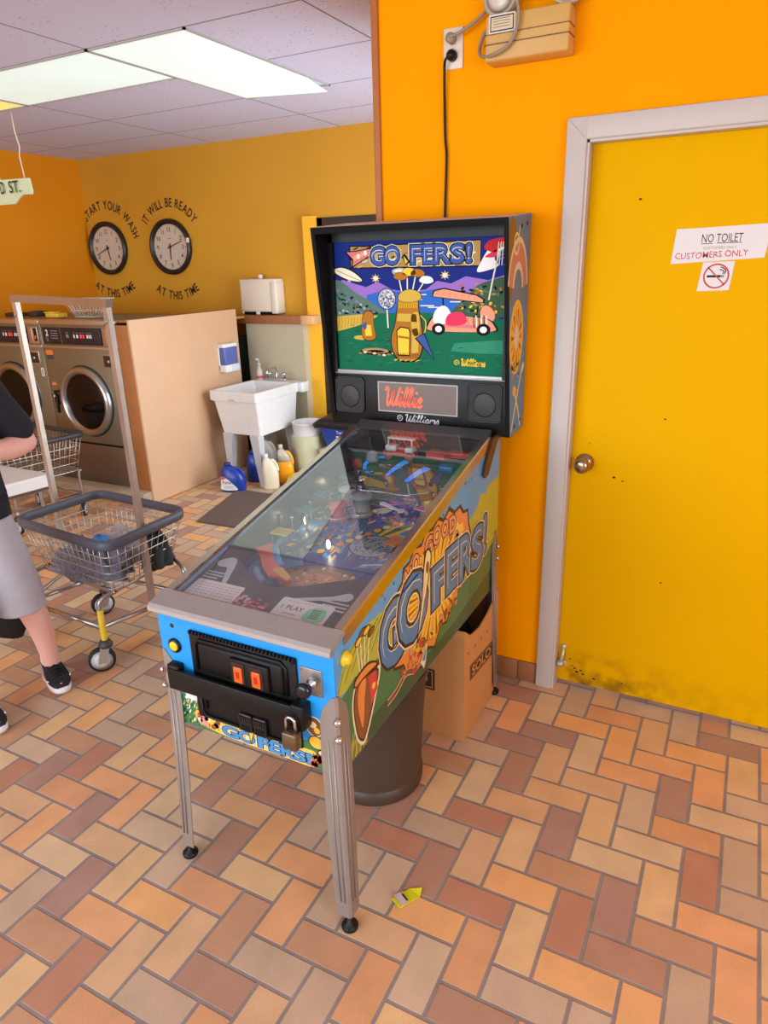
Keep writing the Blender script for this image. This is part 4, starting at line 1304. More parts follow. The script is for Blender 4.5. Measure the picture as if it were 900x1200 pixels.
a.smooth([(.10, .21), (.135, .225), (.135, .25), (.11, .24)], 8, 5); a.smooth([(.015, .15), (.05, .145), (.05, .17), (.02, .18)], 8, 6)
for x, z in ((.05, .03), (.115, .045), (.05, .70), (.11, .71)):
    a.ell(x, z, .008, .008, 8, 8, 12)
o0 = len(m.v); m.v += a.v; m.f += [tuple(o0 + q for q in f) for f in a.f]; m.m += [k + 1 for k in a.m]; m.s += a.s
m.build('head_side', [black_mt, mat('head_sun_yellow', (230, 190, 70), .75, spec=.12), mat('head_orange', (196, 134, 104), .75, spec=.12), mat('head_pale', (214, 200, 170), .75, spec=.12), mat('head_grey', (116, 128, 140), .75, spec=.12), mat('head_olive', (140, 108, 44), .75, spec=.12), mat('head_cream', (226, 206, 130), .75, spec=.12), mat('head_gold', (226, 176, 70), .75, spec=.12), mat('head_brown', (150, 90, 46), .75, spec=.12), black_mt, gray_blue], pm, recalc=False)['label'] = 'dusty blue right side of the head with a yellow sun and crossed clubs'
m = MB(); m.prism(hp, (HX0, 0, 0), (0, 1, 0), (0, 0, 1), HT, 0); m.build('head_side', black_mt, pm)['label'] = 'black left side of the head'
m = MB()
m.prism([(.597, 1.822), (HB, 1.844), (HB, 1.83), (.64, 1.805), (.601, 1.80)], (HX0 + HT, 0, 0), (0, 1, 0), (0, 0, 1), HX1 - HX0 - 2 * HT, 0)
m.box(HX0, HX1, .605, HB, 1.8225, 1.8235, 1)
m.v = [Vector((p.x, p.y, p.z + (.0218 * (p.y - .605) / .24 if 1.8224 < p.z < 1.8236 else 0))) for p in m.v]
m.build('head_top', [black_mt, mat('worn_pale_edge', (206, 176, 160), .6, vary=.2)], pm)
m = MB(); m.box(HX0 + HT, HX1 - HT, HB - .01, HB, 1.108, 1.842); m.box(HX0 + HT, HX1 - HT, .70, HB, 1.104, 1.118); m.build('head_back', black_mt, pm)

# backglass (a plain golf landscape in the same colours)
GX0, GX1, GZ0, GZ1 = -1.25, -.562, 1.312, 1.80
m = MB()
bz = .012
m.box(HX0 + HT, GX0 + bz, .685, .715, GZ0 - .01, 1.80); m.box(GX1 - bz, HX1 - HT, .685, .715, GZ0 - .01, 1.80); m.box(HX0 + HT, HX1 - HT, .685, .715, GZ1 - .028, 1.822)
m.build('head_bezel', mat('black_bezel', (14, 13, 13), .42, spec=.28), pm)
m = MB(); m.box(HX0 + HT, HX1 - HT, .70, .712, GZ0 - .02, GZ1)
bgm = lambda n, c: mat('backglass_' + n, c, .6, vary=.03, emit=BG, spec=.12)
bg_mats = [bgm('navy', (22, 40, 122)), bgm('purple', (150, 110, 190)), bgm('water', (48, 104, 190)), bgm('green', (14, 104, 72)), bgm('sage', (88, 118, 104)), bgm('sand', (206, 172, 70)),
           bgm('tan', (176, 140, 84)), bgm('steel_blue', (62, 88, 156)), bgm('cream', (236, 226, 196)), bgm('black', (16, 14, 18)), bgm('yellow', (238, 200, 60)), bgm('brown', (176, 112, 34)),
           bgm('pink', (216, 118, 120)), bgm('peach', (232, 156, 122)), bgm('white', (238, 236, 232)), bgm('red', (200, 40, 46)), bgm('grey', (168, 168, 170)), bgm('pale_green', (48, 138, 106)), bgm('crimson', (222, 56, 92)), bgm('moss', (60, 92, 66))]
(gNAV, gPUR, gWAT, gGRN, gSAG, gSND, gTAN, gSTB, gCRM, gBLK, gYEL, gBRN, gPNK, gPCH, gWHT, gRED, gGRY, gPGR, gCRI, gMOS) = range(20)
a = Art((GX0 + .008, .70, GZ0), (GX1 - GX0 - .016, 0, 0), (0, 0, GZ1 - .028 - GZ0)); a.n = Vector((0, -1, 0)); a.eps = .00006
a.rect(0, 1, 0, 1, 1, gNAV)
a.poly([(0, .66), (.05, .72), (.12, .69), (.2, .66), (.27, .70), (.36, .64), (.45, .62), (.56, .64), (.62, .70), (.7, .68), (.78, .73), (.9, .70), (1, .74), (1, .5), (0, .5)], 2, gPUR)
a.poly([(.2, .60), (.3, .63), (.5, .62), (.66, .65), (.78, .60), (.8, .44), (.2, .44)], 3, gWAT)
for q in range(9):
    random.seed(40 + q); x = .25 + .5 * random.random(); z = .5 + .11 * random.random()
    a.rect(x, x + .08, z, z + .008, 4, gPUR if q % 2 else gCRM)
a.smooth([(0, .44), (0, .70), (.06, .69), (.13, .62), (.2, .57), (.28, .50), (.32, .43)], 4, gSAG)
for q in range(60):
    random.seed(80 + q); x = .01 + .26 * random.random(); z = .44 + (.24 * (1 - x / .3)) * random.random()
    a.ell(x, z, .012, .008, 5, (gMOS, gGRY, gSAG, gPUR, gBLK, gGRN)[q % 6], 7, q)
a.smooth([(1, .45), (1, .70), (.92, .70), (.84, .66), (.78, .58), (.72, .50), (.7, .43)], 4, gMOS)
for q in range(50):
    random.seed(180 + q); x = .74 + .25 * random.random(); z = .46 + .22 * random.random()
    a.ell(x, z, .014, .008, 5, (gBRN, gSAG, gTAN, gBLK, gYEL)[q % 5], 7, q)
a.poly([(0, 0), (1, 0), (1, .42), (.7, .46), (.5, .47), (.3, .46), (.15, .44), (0, .43)], 6, gGRN)
a.poly([(0, .31), (.06, .33), (.14, .36), (.22, .40), (.27, .44), (.16, .45), (0, .43)], 7, gSND)
for q in range(10):
    a.stroke([(.01 + .02 * q, .33 + .007 * q), (.02 + .02 * q, .38 + .005 * q), (.015 + .02 * q, .425)], .003, 8, gBRN)
a.poly([(.72, .24), (.95, .27), (1, .27), (1, .17), (.85, .17), (.7, .18)], 7, gPGR)
# suns
for x, z in ((.26, .725), (.665, .74)):
    a.star(x, z, .012, .03, 8, 5, gYEL, 1.2); a.ell(x, z, .014, .017, 6, gCRM, 14)
# blimp
a.smooth([(.0, .80), (.05, .82), (.12, .79), (.18, .72), (.16, .695), (.08, .71), (.01, .76)], 6, gBLK); a.smooth([(.005, .798), (.05, .81), (.115, .78), (.172, .72), (.155, .703), (.085, .72), (.015, .765)], 7, gCRM)
a.stroke([(.02, .79), (.09, .75), (.165, .71)], .005, 8, gTAN); a.rect(.085, .105, .70, .716, 8, gGRY)
# name banner
a.poly([(.10, .80), (.86, .795), (.86, .985), (.20, .97), (.10, .975)], 7, gBLK); a.poly([(.11, .81), (.855, .805), (.855, .975), (.20, .96), (.11, .965)], 8, gTAN)
for q in range(70):
    random.seed(300 + q); x = .12 + .72 * random.random(); z = .815 + .14 * random.random()
    a.ell(x, z, .02, .006, 9, (gBRN, gSND, gCRM, gBLK)[q % 4], 7, .4)
a.poly([(.07, .93), (.14, .935), (.24, .955), (.235, .89), (.16, .84), (.11, .80), (.115, .86)], 10, gBLK); a.poly([(.085, .925), (.14, .927), (.23, .945), (.225, .895), (.155, .845), (.12, .82), (.125, .87)], 11, gPNK)
for q in range(4):
    a.ell(.135 + .022 * q, .88 + .012 * q, .012, .02, 12, gCRM if q % 2 else gPCH, 10)
for ch, x0, x1 in (('G', .235, .315), ('O', .32, .405), ('F', .475, .535), ('E', .545, .6), ('R', .61, .69), ('S', .70, .765), ('!', .785, .805)):
    a.text(ch, x0, x1, .825, .955, 12, gCRM, .10); a.text(ch, x0, x1, .825, .955, 13, gBLK, .075); a.text(ch, x0, x1, .825, .955, 14, gSTB, .035)
    a.text(ch, x0 + .006, x1 - .006, .845, .935, 15, gCRM, .005); a.text(ch, x0 + .008, x1 - .004, .84, .93, 16, gSTB, .005)
a.poly([(.42, .89), (.44, .90), (.468, .84), (.44, .815)], 13, gBLK); a.poly([(.43, .885), (.455, .845), (.44, .825)], 14, gYEL)
a.smooth([(.36, .78), (.40, .80), (.45, .79), (.48, .77), (.44, .75), (.38, .745)], 8, gGRY); a.smooth([(.37, .775), (.40, .79), (.44, .78), (.42, .757)], 9, gCRM)
# flag and pole on the right, with lattice
a.smooth([(.84, .76), (.86, .83), (.89, .90), (.92, .95), (.98, .965), (1.0, .93), (.96, .90), (.93, .85), (.95, .80), (.9, .77)], 16, gWHT)
a.smooth([(.875, .92), (.90, .97), (.95, .985), (1.0, .985), (1, .93), (.96, .925), (.93, .89)], 17, gRED); a.smooth([(.88, .86), (.91, .89), (.945, .91), (.935, .86)], 17, gCRI)
a.stroke([(.955, .90), (.93, .75), (.905, .56)], .008, 18, gCRM, 2)
for q in range(5):
    a.stroke([(.95 + .012 * q, .96), (.94 + .014 * q, .80)], .004, 18, gCRM, 1); a.stroke([(.95, .84 + .025 * q), (1.0, .86 + .025 * q)], .004, 18, gGRY, 1)
# large golden golf bag in the middle with a ball and a blue tee
def gblob(pts, L, c, fat=1.06):
    cx = sum(p[0] for p in pts) / len(pts); cz = sum(p[1] for p in pts) / len(pts)
    a.smooth([(cx + (p[0] - cx) * fat, cz + (p[1] - cz) * fat) for p in pts], L, gBLK); a.smooth(pts, L + 1, c)
gblob([(.40, .10), (.36, .16), (.35, .27), (.375, .38), (.39, .50), (.41, .58), (.50, .58), (.515, .47), (.53, .36), (.535, .22), (.51, .12), (.46, .095)], 18, gBRN)
a.poly([(.385, .13), (.38, .33), (.405, .36), (.455, .35), (.465, .32), (.46, .13)], 20, gBLK); a.poly([(.39, .14), (.386, .325), (.408, .35), (.452, .342), (.459, .315), (.454, .14)], 21, gYEL)
a.poly([(.39, .29), (.456, .28), (.456, .262), (.39, .272)], 22, gBRN)
a.poly([(.385, .40), (.39, .46), (.50, .455), (.505, .395)], 20, gSND); a.poly([(.47, .15), (.475, .34), (.505, .35), (.515, .3), (.51, .16)], 20, gSND)
for q in range(12):
    a.stroke([(.37 + .012 * q, .115), (.366 + .013 * q, .155)], .003, 22, gBLK, 1)
    a.stroke([(.395 + .01 * q, .5), (.398 + .01 * q, .56)], .003, 20, gYEL, 1)
a.stroke([(.52, .45), (.555, .40), (.55, .32), (.525, .28)], .010, 17, gBLK); a.stroke([(.52, .45), (.555, .40), (.55, .32), (.525, .28)], .006, 18, gYEL)
gblob([(.40, .56), (.405, .61), (.46, .64), (.52, .615), (.525, .565), (.46, .545)], 21, gSND)
a.smooth([(.47, .44), (.51, .47), (.52, .40), (.515, .30), (.48, .30)], 20, gSND)
for q, (x0, x1, z1) in enumerate(((.42, .40, .73), (.45, .45, .76), (.475, .50, .75), (.5, .55, .70))):
    a.stroke([(x0, .60), (x1, z1)], .010, 16, gBLK, 1); a.stroke([(x0, .60), (x1, z1)], .007, 17, gCRM, 1)
    gblob([(x1 - .03, z1), (x1 - .01, z1 + .035), (x1 + .035, z1 + .03), (x1 + .05, z1 - .005), (x1 + .01, z1 - .02)], 18, (gBRN, gYEL, gBRN, gWHT)[q])
a.stroke([(.325, .50), (.33, .34)], .014, 18, gBLK, 1); a.stroke([(.325, .5), (.33, .345)], .009, 19, gCRM, 1)
a.ell(.325, .57, .056, .082, 22, gBLK, 26); a.ell(.325, .57, .052, .076, 23, gGRY, 26)
for q in range(60):
    random.seed(500 + q); t = random.random() * 6.28; k = random.random() ** .5
    a.ell(.325 + .046 * k * math.cos(t), .57 + .068 * k * math.sin(t), .005, .007, 24, gWHT if q % 2 else gSTB, 6)
a.poly([(.49, .27), (.55, .315), (.555, .29), (.61, .10)], 24, gBLK); a.poly([(.5, .272), (.545, .305), (.603, .115)], 25, gSTB)
for q in range(5):
    a.poly([(.36 + .035 * q, .10), (.39 + .035 * q, .105), (.37 + .03 * q, .085)], 24, gSND)
# small bag, mole hole and dirt on the left
gblob([(.17, .27), (.165, .36), (.175, .44), (.20, .475), (.235, .455), (.24, .36), (.25, .27), (.21, .245)], 14, gBRN); a.poly([(.185, .28), (.183, .37), (.222, .365), (.228, .28)], 16, gYEL); a.smooth([(.165, .36), (.195, .39), (.19, .33)], 17, gSTB)
a.ell(.16, .265, .05, .018, 10, gSND, 14); a.ell(.25, .155, .10, .028, 10, gBLK, 20); a.ell(.245, .163, .085, .022, 11, gTAN, 18); a.ell(.25, .158, .055, .012, 12, gBLK, 16)
for q in range(8):
    a.ell(.15 + .03 * q, .14 + .01 * math.sin(q), .012, .008, 13, gCRM if q % 2 else gBRN, 8)
# peach and white golf cart with a pink seat on the right
gblob([(.58, .335), (.57, .37), (.60, .43), (.66, .45), (.80, .44), (.90, .42), (.94, .37), (.93, .335), (.75, .325)], 16, gPCH)
a.smooth([(.60, .40), (.61, .48), (.655, .52), (.69, .49), (.70, .42), (.65, .38)], 18, gWHT); a.smooth([(.67, .39), (.69, .46), (.76, .47), (.79, .40), (.72, .37)], 19, gCRI)
a.poly([(.59, .585), (.60, .63), (.66, .65), (.84, .60), (.885, .565), (.88, .535)], 17, gBLK); a.poly([(.598, .588), (.607, .624), (.66, .64), (.838, .592), (.876, .562), (.873, .543)], 18, gPCH)
for q in range(7):
    a.stroke([(.62 + .035 * q, .60 - .006 * q), (.625 + .035 * q, .632 - .008 * q)], .004, 19, gPNK, 1)
a.smooth([(.60, .345), (.66, .36), (.80, .355), (.90, .35), (.90, .372), (.7, .385), (.6, .37)], 18, gPNK)
for q in range(9):
    a.stroke([(.72 + .02 * q, .385), (.715 + .02 * q, .43)], .004, 18, gTAN if q % 2 else gBRN, 1)
a.stroke([(.66, .5), (.65, .61)], .008, 17, gBLK, 1); a.stroke([(.84, .44), (.85, .52)], .008, 17, gBLK, 1)
for x in (.63, .88):
    a.ell(x, .345, .038, .045, 20, gBLK, 18); a.ell(x, .345, .02, .024, 21, gWHT, 14)
for q in range(6):
    a.stroke([(.83 + .014 * q, .36), (.825 + .014 * q, .45)], .005, 19, gWHT if q % 2 else gBLK, 1)
gblob([(.88, .42), (.86, .47), (.88, .52), (.915, .51), (.94, .46), (.93, .41)], 15, gPCH)
for q in range(90):
    random.seed(700 + q); x = .02 + .96 * random.random(); z = .02 + .36 * random.random()
    a.stroke([(x, z), (x + .012, z + .004 * (q % 3)), (x + .03, z + .002)], .003, 8, (gBLK, gMOS, gPGR)[q % 3], 1)
# maker's mark in yellow
a.ring(.735, .095, .011, .015, 8, gYEL, 20, 1.35); a.text('W', .729, .741, .088, .102, 8, gYEL, .02)
script(a, 'Williams', .755, .90, .07, .125, .009, 8, gYEL, asp=1.4)
o0 = len(m.v); m.v += a.v; m.f += [tuple(o0 + q for q in f) for f in a.f]; m.m += [k + 1 for k in a.m]; m.s += a.s
m.build('backglass', [black_mt] + bg_mats, pm, recalc=False)['label'] = 'lit picture of a golf green under the words GO FERS!'
m = MB(); m.box(GX0, GX1, .686, .699, GZ0 - .014, GZ0 + .002, 0, .002); m.build('glass_trim', mat('pale_grey_trim', (170, 176, 172), .3, .3), pm)

# speaker panel with the dot display
SZ0, SZ1 = 1.10, 1.30
m = MB(); m.box(HX0 + .002, HX1 - .001, .688, .735, SZ0, SZ1, 0, .003)
spk = m.build('speaker_panel', mat('black_speaker_panel', (14, 13, 13), .42, spec=.28), pm)
for x in (-1.187, -.635):
    m = MB()
    pts = []
    for (cx, cz, t0) in ((.045, .05, 0), (-.045, .05, PI / 2), (-.045, -.05, PI), (.045, -.05, 1.5 * PI)):
        for q in range(5):
            t = t0 + PI / 2 * q / 4
            pts.append((cx + .016 * math.cos(t), cz + .016 * math.sin(t)))
    m.prism(pts, (x, .688, 1.218), (1, 0, 0), (0, 0, 1), .004, 0)
    ring = [(x + p[0] * 1.02, .684, 1.218 + p[1] * 1.02) for p in pts]
    m.tube(ring, .003, 1, 6, True)
    m.lathe([(.044, 0), (.04, .002), (.02, .0005), (.008, .003)], (x, .684, 1.212), (0, -1, 0), 26, 2)
    m.build('speaker_grille', [mat('speaker_mesh', (24, 22, 22), .6, vary=.4, scale=300), mat('bezel_edge', (30, 28, 28), .25), mat('speaker_cone', (38, 34, 32), .5)], spk)
a = Art((-1.06, .6875, 1.165), (.317, 0, 0), (0, 0, .106)); a.n = Vector((0, -1, 0))
a.rect(-.015, 1.015, -.04, 1.04, 1, 1); a.rect(0, 1, 0, 1, 2, 0); a.rect(-.01, 1.01, -.03, 0, 3, 1)
script(a, 'Willie', .06, .60, .17, .86, .075, 5, 2, asp=3.0)
a.build('dot_display', [mat('display_grey', (112, 94, 84), .3), mat('display_edge', (176, 170, 160), .3), mat('lit_orange_dots', (255, 92, 58), .4, vary=.45, scale=260, emit=.75)], spk, recalc=False)
a = Art((-.985, .6875, 1.122), (.18, 0, 0), (0, 0, .036)); a.n = Vector((0, -1, 0))
a.ring(.07, .5, .05, .065, 2, 0, 20, 5.0); a.text('W', .045, .095, .36, .64, 2, 0)
script(a, 'Williams', .17, 1.0, .12, .95, .10, 2, 0, asp=5.0)
a.build('maker_name', mat('silver_print', (206, 204, 204), .3), spk, recalc=False)
# hinge bracket between cabinet and head
m = MB()
m.prism([(.545, 1.03), (.53, 1.0), (.55, .985), (.58, .99), (.665, 1.085), (.70, 1.10), (.69, 1.112), (.62, 1.11)], (CX1 + .001, 0, 0), (0, 1, 0), (0, 0, 1), .01, 0)
m.build('head_hinge', mat('brown_black_hinge', (86, 58, 40), .35, .3), pm)
m = MB(); m.box(CX0 + .02, CX1 - .02, .66, CYB, 1.09, 1.104); m.build('neck', black_mt, pm)

# --- coin door
m = MB(); m.box(-1.03, -.692, CYF - .006, CYF, .548, .81, 0, .004)
cd = m.build('coin_door', black_pl, pm)
m = MB()
fr = [(-1.008, .70), (-1.008, .775), (-.996, .79), (-.735, .79), (-.722, .775), (-.722, .70)]
m.tube([(x, CYF - .008, z) for x, z in fr], .005, 0, 8)
m.box(-.998, -.732, CYF - .012, CYF - .006, .695, .78, 0, .005)
for q in range(30):
    x = -1.025 + q * .0112
    m.box(x, x + .006, CYF - .012, CYF - .005, .802, .812)
for x, z in ((-.70, .80), (-.70, .56), (-1.02, .56)):
    m.lathe([(.006, 0), (.005, .004), (.002, .005)], (x, CYF - .006, z), (0, -1, 0), 12)
m.build('door_panel', mat('black_door_panel', (14, 13, 13), .42, spec=.28), cd)
m = MB(); m.box(-.888, -.768, CYF - .022, CYF - .01, .698, .772, 0, .004)
ce = m.build('coin_entry', mat('coin_bezel', (14, 13, 13), .42, spec=.28), cd)
for x in (-.858, -.802):
    m = MB(); m.box(x - .021, x + .017, CYF - .0235, CYF - .021, .705, .765, 0)
    m.box(x - .015, x + .010, CYF - .026, CYF - .023, .708, .752, 1, .002); m.box(x - .008, x + .003, CYF - .0268, CYF - .0255, .72, .74, 2)
    m.build('coin_slot', [mat('slot_dark', (46, 26, 18), .3), mat('lit_orange_slot', (236, 84, 14), .3, vary=.3, scale=80, emit=.55), mat('slot_red', (180, 30, 20), .3)], ce)
# security bar box over the cash door with padlock
m = MB()
m.box(-1.02, -.70, CYF - .018, CYF - .006, .555, .66, 0, .004)
m.box(-1.10, -.675, CYF - .032, CYF - .020, .628, .690, 0, .003)
m.box(-1.105, -1.065, CYF - .028, CYF, .622, .70, 0, .006); m.box(-.698, -.66, CYF - .038, CYF, .63, .70, 0, .005)
m.tube([(-1.0, CYF - .02, .64), (-1.0, CYF - .02, .575), (-.985, CYF - .02, .565), (-.74, CYF - .02, .565)], .004, 0, 6)
m.tube([(-.985, CYF - .02, .64), (-.985, CYF - .02, .59)], .004, 0, 6)
sb = m.build('security_bar', mat('black_steel', (14, 13, 13), .42, spec=.28), pm)
for x in (-.85, -.805):
    m = MB(); m.box(x - .02, x + .02, CYF - .03, CYF - .018, .565, .618, 0, .003)
    for q in range(6):
        m.box(x - .018 + q * .0062, x - .0145 + q * .0062, CYF - .033, CYF - .029, .594, .612, 0)
    m.box(x - .015, x + .015, CYF - .0305, CYF - .0295, .568, .588, 1)
    m.build('coin_return', [mat('return_black', (32, 29, 30), .3), black_mt], sb)
m = MB(); m.box(-.712, -.670, CYF - .062, CYF - .036, .585, .632, 0, .004)
pl = m.build('padlock', mat('worn_brass_lock', (126, 104, 80), .35, .8, vary=.15), sb)
m = MB(); P = [(-.704, CYF - .049, .63), (-.704, CYF - .049, .652)]
for q in range(9):
    t = PI - PI * q / 8
    P.append((-.691 + .013 * math.cos(t), CYF - .049, .66 + .013 * math.sin(t)))
P.append((-.678, CYF - .049, .63))
m.tube(P, .0042, 0, 8); m.build('shackle', chrome, pl)
# plunger
m = MB(); m.box(-.684, -.622, CYF - .004, CYF, .718, .793, 0, .0015)
for x, z in ((-.677, .724), (-.677, .787), (-.629, .724), (-.629, .787)):
    m.lathe([(.003, 0), (.002, .002)], (x, CYF - .004, z), (0, -1, 0), 8)
pg = m.build('plunger_plate', mat('grey_steel_plate', (158, 152, 148), .3, .8), pm)
m = MB(); m.lathe([(.014, 0), (.013, .006), (.007, .008), (.0065, .022)], (-.65, CYF - .004, .755), (0, -1, 0), 18)
rod = m.build('plunger_rod', chrome, pg)
m = MB(); m.lathe([(.008, .018), (.014, .022), (.02, .034), (.02, .042), (.013, .047), (.001, .048)], (-.65, CYF - .004, .755), (0, -1, 0), 22)
m.build('plunger_knob', mat('black_knob', (22, 19, 20), .2), rod)
# buttons
m = MB(); m.lathe([(.021, 0), (.021, .006), (.015, .008)], (-1.087, CYF, .748), (0, -1, 0), 22, 0)
m.lathe([(.0145, .004), (.014, .010), (.011, .012), (.001, .0125)], (-1.087, CYF, .748), (0, -1, 0), 20, 1)
m.build('start_button', [black_pl, mat('yellow_button', (236, 200, 40), .3)], pm)
m = MB(); m.lathe([(.02, 0), (.02, .008), (.014, .01), (.0135, .018), (.004, .02)], (CX1, -.425, .812), (1, 0, 0), 22)
m.build('flipper_button', mat('yellow_button', (236, 200, 40), .3), pm)
# --- legs
leg_m = mat('worn_leg_metal', (160, 150, 142), .5, .6, vary=.1, scale=25)
def pin_leg(cx, cy, sx, sy, label):
    """angle-iron leg: corner at the cabinet corner, flanges running back along x and y"""
    m = MB(); rings = []
    def sec(z, w, off, th=.003):
        ox, oy = cx + sx * off, cy + sy * off
        X, Y = -sx, -sy
        return [Vector((ox + X * w, oy, z)), Vector((ox + X * .006, oy, z)), Vector((ox, oy + Y * .006, z)), Vector((ox, oy + Y * w, z)), Vector((ox + X * th, oy + Y * w, z)), Vector((ox + X * .008, oy + Y * .008, z)), Vector((ox + X * w, oy + Y * th, z))]
    for z, w, off in ((.728, .012, .004), (.69, .042, .0045), (.655, .051, .005), (.56, .055, .007), (.3, .053, .014), (.09, .046, .021), (.05, .045, .022)):
        rings.append(sec(z, w, off))
    m.loft(rings, 0, False)
    # pressed ribs
    for k in (.35, .62):
        for ax in (0, 1):
            P = []
            for z, w, off in ((.60, .054, .0065), (.3, .053, .0145), (.1, .046, .0215)):
                q = Vector((cx + sx * (off + .0005), cy + sy * (off + .0005), z))
                q[ax] -= (sx if ax == 0 else sy) * w * k
                P.append(q)
            m.tube(P, .0022, 0, 6)
    L = m.build('leg', leg_m, pm); L['label'] = label
    for z in (.662, .612):
        b = MB()
        b.lathe([(.011, 0), (.0105, .006), (.006, .011), (.001, .0115)], (cx + sx * .004, cy + sy * .004, z), (sx, sy, 0), 14)
        b.build('leg_bolt', chrome, L)
    f = MB(); fx, fy = cx + sx * .008, cy + sy * .008
    f.lathe([(.022, .0), (.024, .008), (.02, .014), (.007, .018), (.006, .06)], (fx, fy, .002), (0, 0, 1), 20)
    f.build('leg_leveller', black_pl, L)
pin_leg(CX1, CYF, 1, -1, 'front right metal leg')
pin_leg(CX0, CYF, -1, -1, 'front left metal leg')
pin_leg(CX1, CYB - .02, 1, 1, 'rear right metal leg')
pin_leg(CX0, CYB - .02, -1, 1, 'rear left metal leg')
# power cord up the wall to the outlet
m = MB()
m.tube(catmull([(-.837, YW - .035, 2.335), (-.852, YW - .035, 2.33), (-.862, YW - .02, 2.30), (-.864, YW - .012, 2.2), (-.862, YW - .01, 2.1), (-.857, YW - .01, 2.04), (-.861, YW - .01, 1.9), (-.862, YW - .012, 1.80), (-.862, YW - .016, 1.5)], 6), .0045, 0, 8)
cordp = m.build('power_cord', black_pl, pm)
m = MB(); m.lathe([(.018, 0), (.017, .02), (.012, .03), (.004, .034)], (-.837, YW - .006, 2.343), (0, -1, 0), 14); m.build('plug', black_pl, cordp)

# ------------------------------------------------------------------ washing machines
st_body = mat('brushed_stainless_body', (136, 132, 112), .42, .7, vary=.06, scale=6)
st_light = mat('bright_stainless', (190, 184, 172), .3, .85, vary=.05)
panel_blk = mat('dark_control_panel', (28, 28, 36), .35)
led_red = mat('lit_red_led', (255, 60, 50), .4, emit=.8)
def washer(x0, x1, label, num, handle=True):
    yf = 2.0
    cx = (x0 + x1) / 2 + .015
    t = thing('washing_machine', label, 'washing machine', (cx, 2.45, .1), 'front-loading washers in a row')
    m = MB()
    m.box(x0 + .003, x1 - .003, yf, 2.85, .1, 1.345, 0, .006)
    m.box(x0 + .003, x1 - .003, yf - .012, yf, .43, 1.155, 0, .004)
    m.box(x0 + .003, x1 - .003, yf - .006, yf, .11, .415, 2, .003)
    m.box(x0 + .003, x1 - .003, yf - .014, yf + .1, 1.325, 1.358, 1, .004)
    m.box(x0 + .003, x1 - .003, yf - .016, yf, 1.15, 1.172, 1, .004)
    m.box(x0 + .12, x1 - .12, yf - .002, yf + .01, .415, .43, 3)
    m.build('body', [st_body, st_light, mat('lower_stainless', (120, 108, 92), .4, .6), black_mt], t)
    m = MB()
    m.box(x0 + .03, x1 - .16, yf - .014, yf, 1.182, 1.305, 0, .003)
    a = Art((x0 + .03, yf - .0145, 1.182), (1, 0, 0), (0, 0, 1)); a.n = Vector((0, -1, 0))
    W = x1 - x0 - .19
    a.rect(.20, .204, .0, .123, 1, 3)
    a.label(num, .05, .085, .045, 1, 1, .02)
    for q in range(4):
        a.rect(.09, .17, .095 - .018 * q, .101 - .018 * q, 1, 3); a.rect(.03, .06, .02 + .012 * q, .025 + .012 * q, 1, 3)
    for q, (x, w, c) in enumerate(((.26, .03, 3), (.34, .014, 1), (.37, .02, 1), (.41, .02, 2), (.44, .014, 2), (.48, .012, 1), (.50, .012, 1), (.52, .012, 1))):
        if x + w < W:
            a.rect(x, x + w, .05, .075, 1, c); a.rect(x, x + w, .085, .09, 1, 3)
    o0 = len(m.v); m.v += a.v; m.f += [tuple(o0 + q for q in f) for f in a.f]; m.m += a.m; m.s += a.s
    m.build('control_panel', [panel_blk, mat('panel_white_print', (226, 226, 230), .5), led_red, mat('panel_grey_print', (120, 120, 132), .5)], t, recalc=False)
    m = MB(); m.box(x1 - .145, x1 - .03, yf - .014, yf, 1.178, 1.31, 0, .003); m.box(x1 - .125, x1 - .09, yf - .016, yf - .013, 1.19, 1.3, 0, .002); m.box(x1 - .07, x1 - .04, yf - .016, yf - .013, 1.2, 1.295, 1); m.box(x1 - .062, x1 - .05, yf - .0175, yf - .015, 1.22, 1.24, 2)
    m.build('coin_acceptor', [st_light, black_pl, led_red], t)
    m = MB(); m.box(x1 - .17, x1 - .05, yf - .02, yf - .01, 1.02, 1.125, 0, .003); m.box(x1 - .158, x1 - .062, yf - .022, yf - .019, 1.032, 1.112, 1); m.lathe([(.014, 0), (.012, .006)], (x1 - .11, yf - .021, 1.07), (0, -1, 0), 12, 0)
    m.build('coin_box', [st_light, mat('coin_box_dark', (46, 40, 34), .4)], t)
    m = MB(); m.box(x1 - .065, x1 - .035, yf - .015, yf - .012, .93, .995); a = Art((x1 - .065, yf - .0152, .93), (1, 0, 0), (0, 0, 1)); a.n = Vector((0, -1, 0)); a.label(num, .015, .032, .045, 1, 1, .02)
    o0 = len(m.v); m.v += a.v; m.f += [tuple(o0 + q for q in f) for f in a.f]; m.m += a.m; m.s += a.s
    m.build('number_sticker', [paper, ink], t, recalc=False)
    m = MB(); m.box(x0 + .03, x0 + .105, yf - .014, yf - .011, 1.10, 1.135, 0); m.box(x0 + .03, x0 + .105, yf - .014, yf - .011, 1.065, 1.098, 1); m.box(x0 + .035, x0 + .085, yf - .014, yf - .011, .865, .89, 0)
    m.build('warning_label', [mat('orange_label', (232, 122, 52), .6), mat('dark_label', (70, 62, 58), .6)], t)
    # round door
    c = (cx - .02, yf - .012, .757)
    m = MB(); m.lathe([(.268, .0), (.265, .03), (.248, .048), (.226, .043), (.212, .03), (.205, .01)], c, (0, -1, 0), 48, 0, cap=False)
    m.lathe([(.276, .0), (.272, .008), (.266, .002)], c, (0, -1, 0), 48, 1, cap=False)
    d = m.build('door', [mat('dull_door_ring', (168, 166, 164), .28, .9), rubber], t)
    m = MB(); m.lathe([(.207, .012), (.19, .0), (.12, -.10), (.1, -.16), (.001, -.17)], c, (0, -1, 0), 40, 0, cap=False)
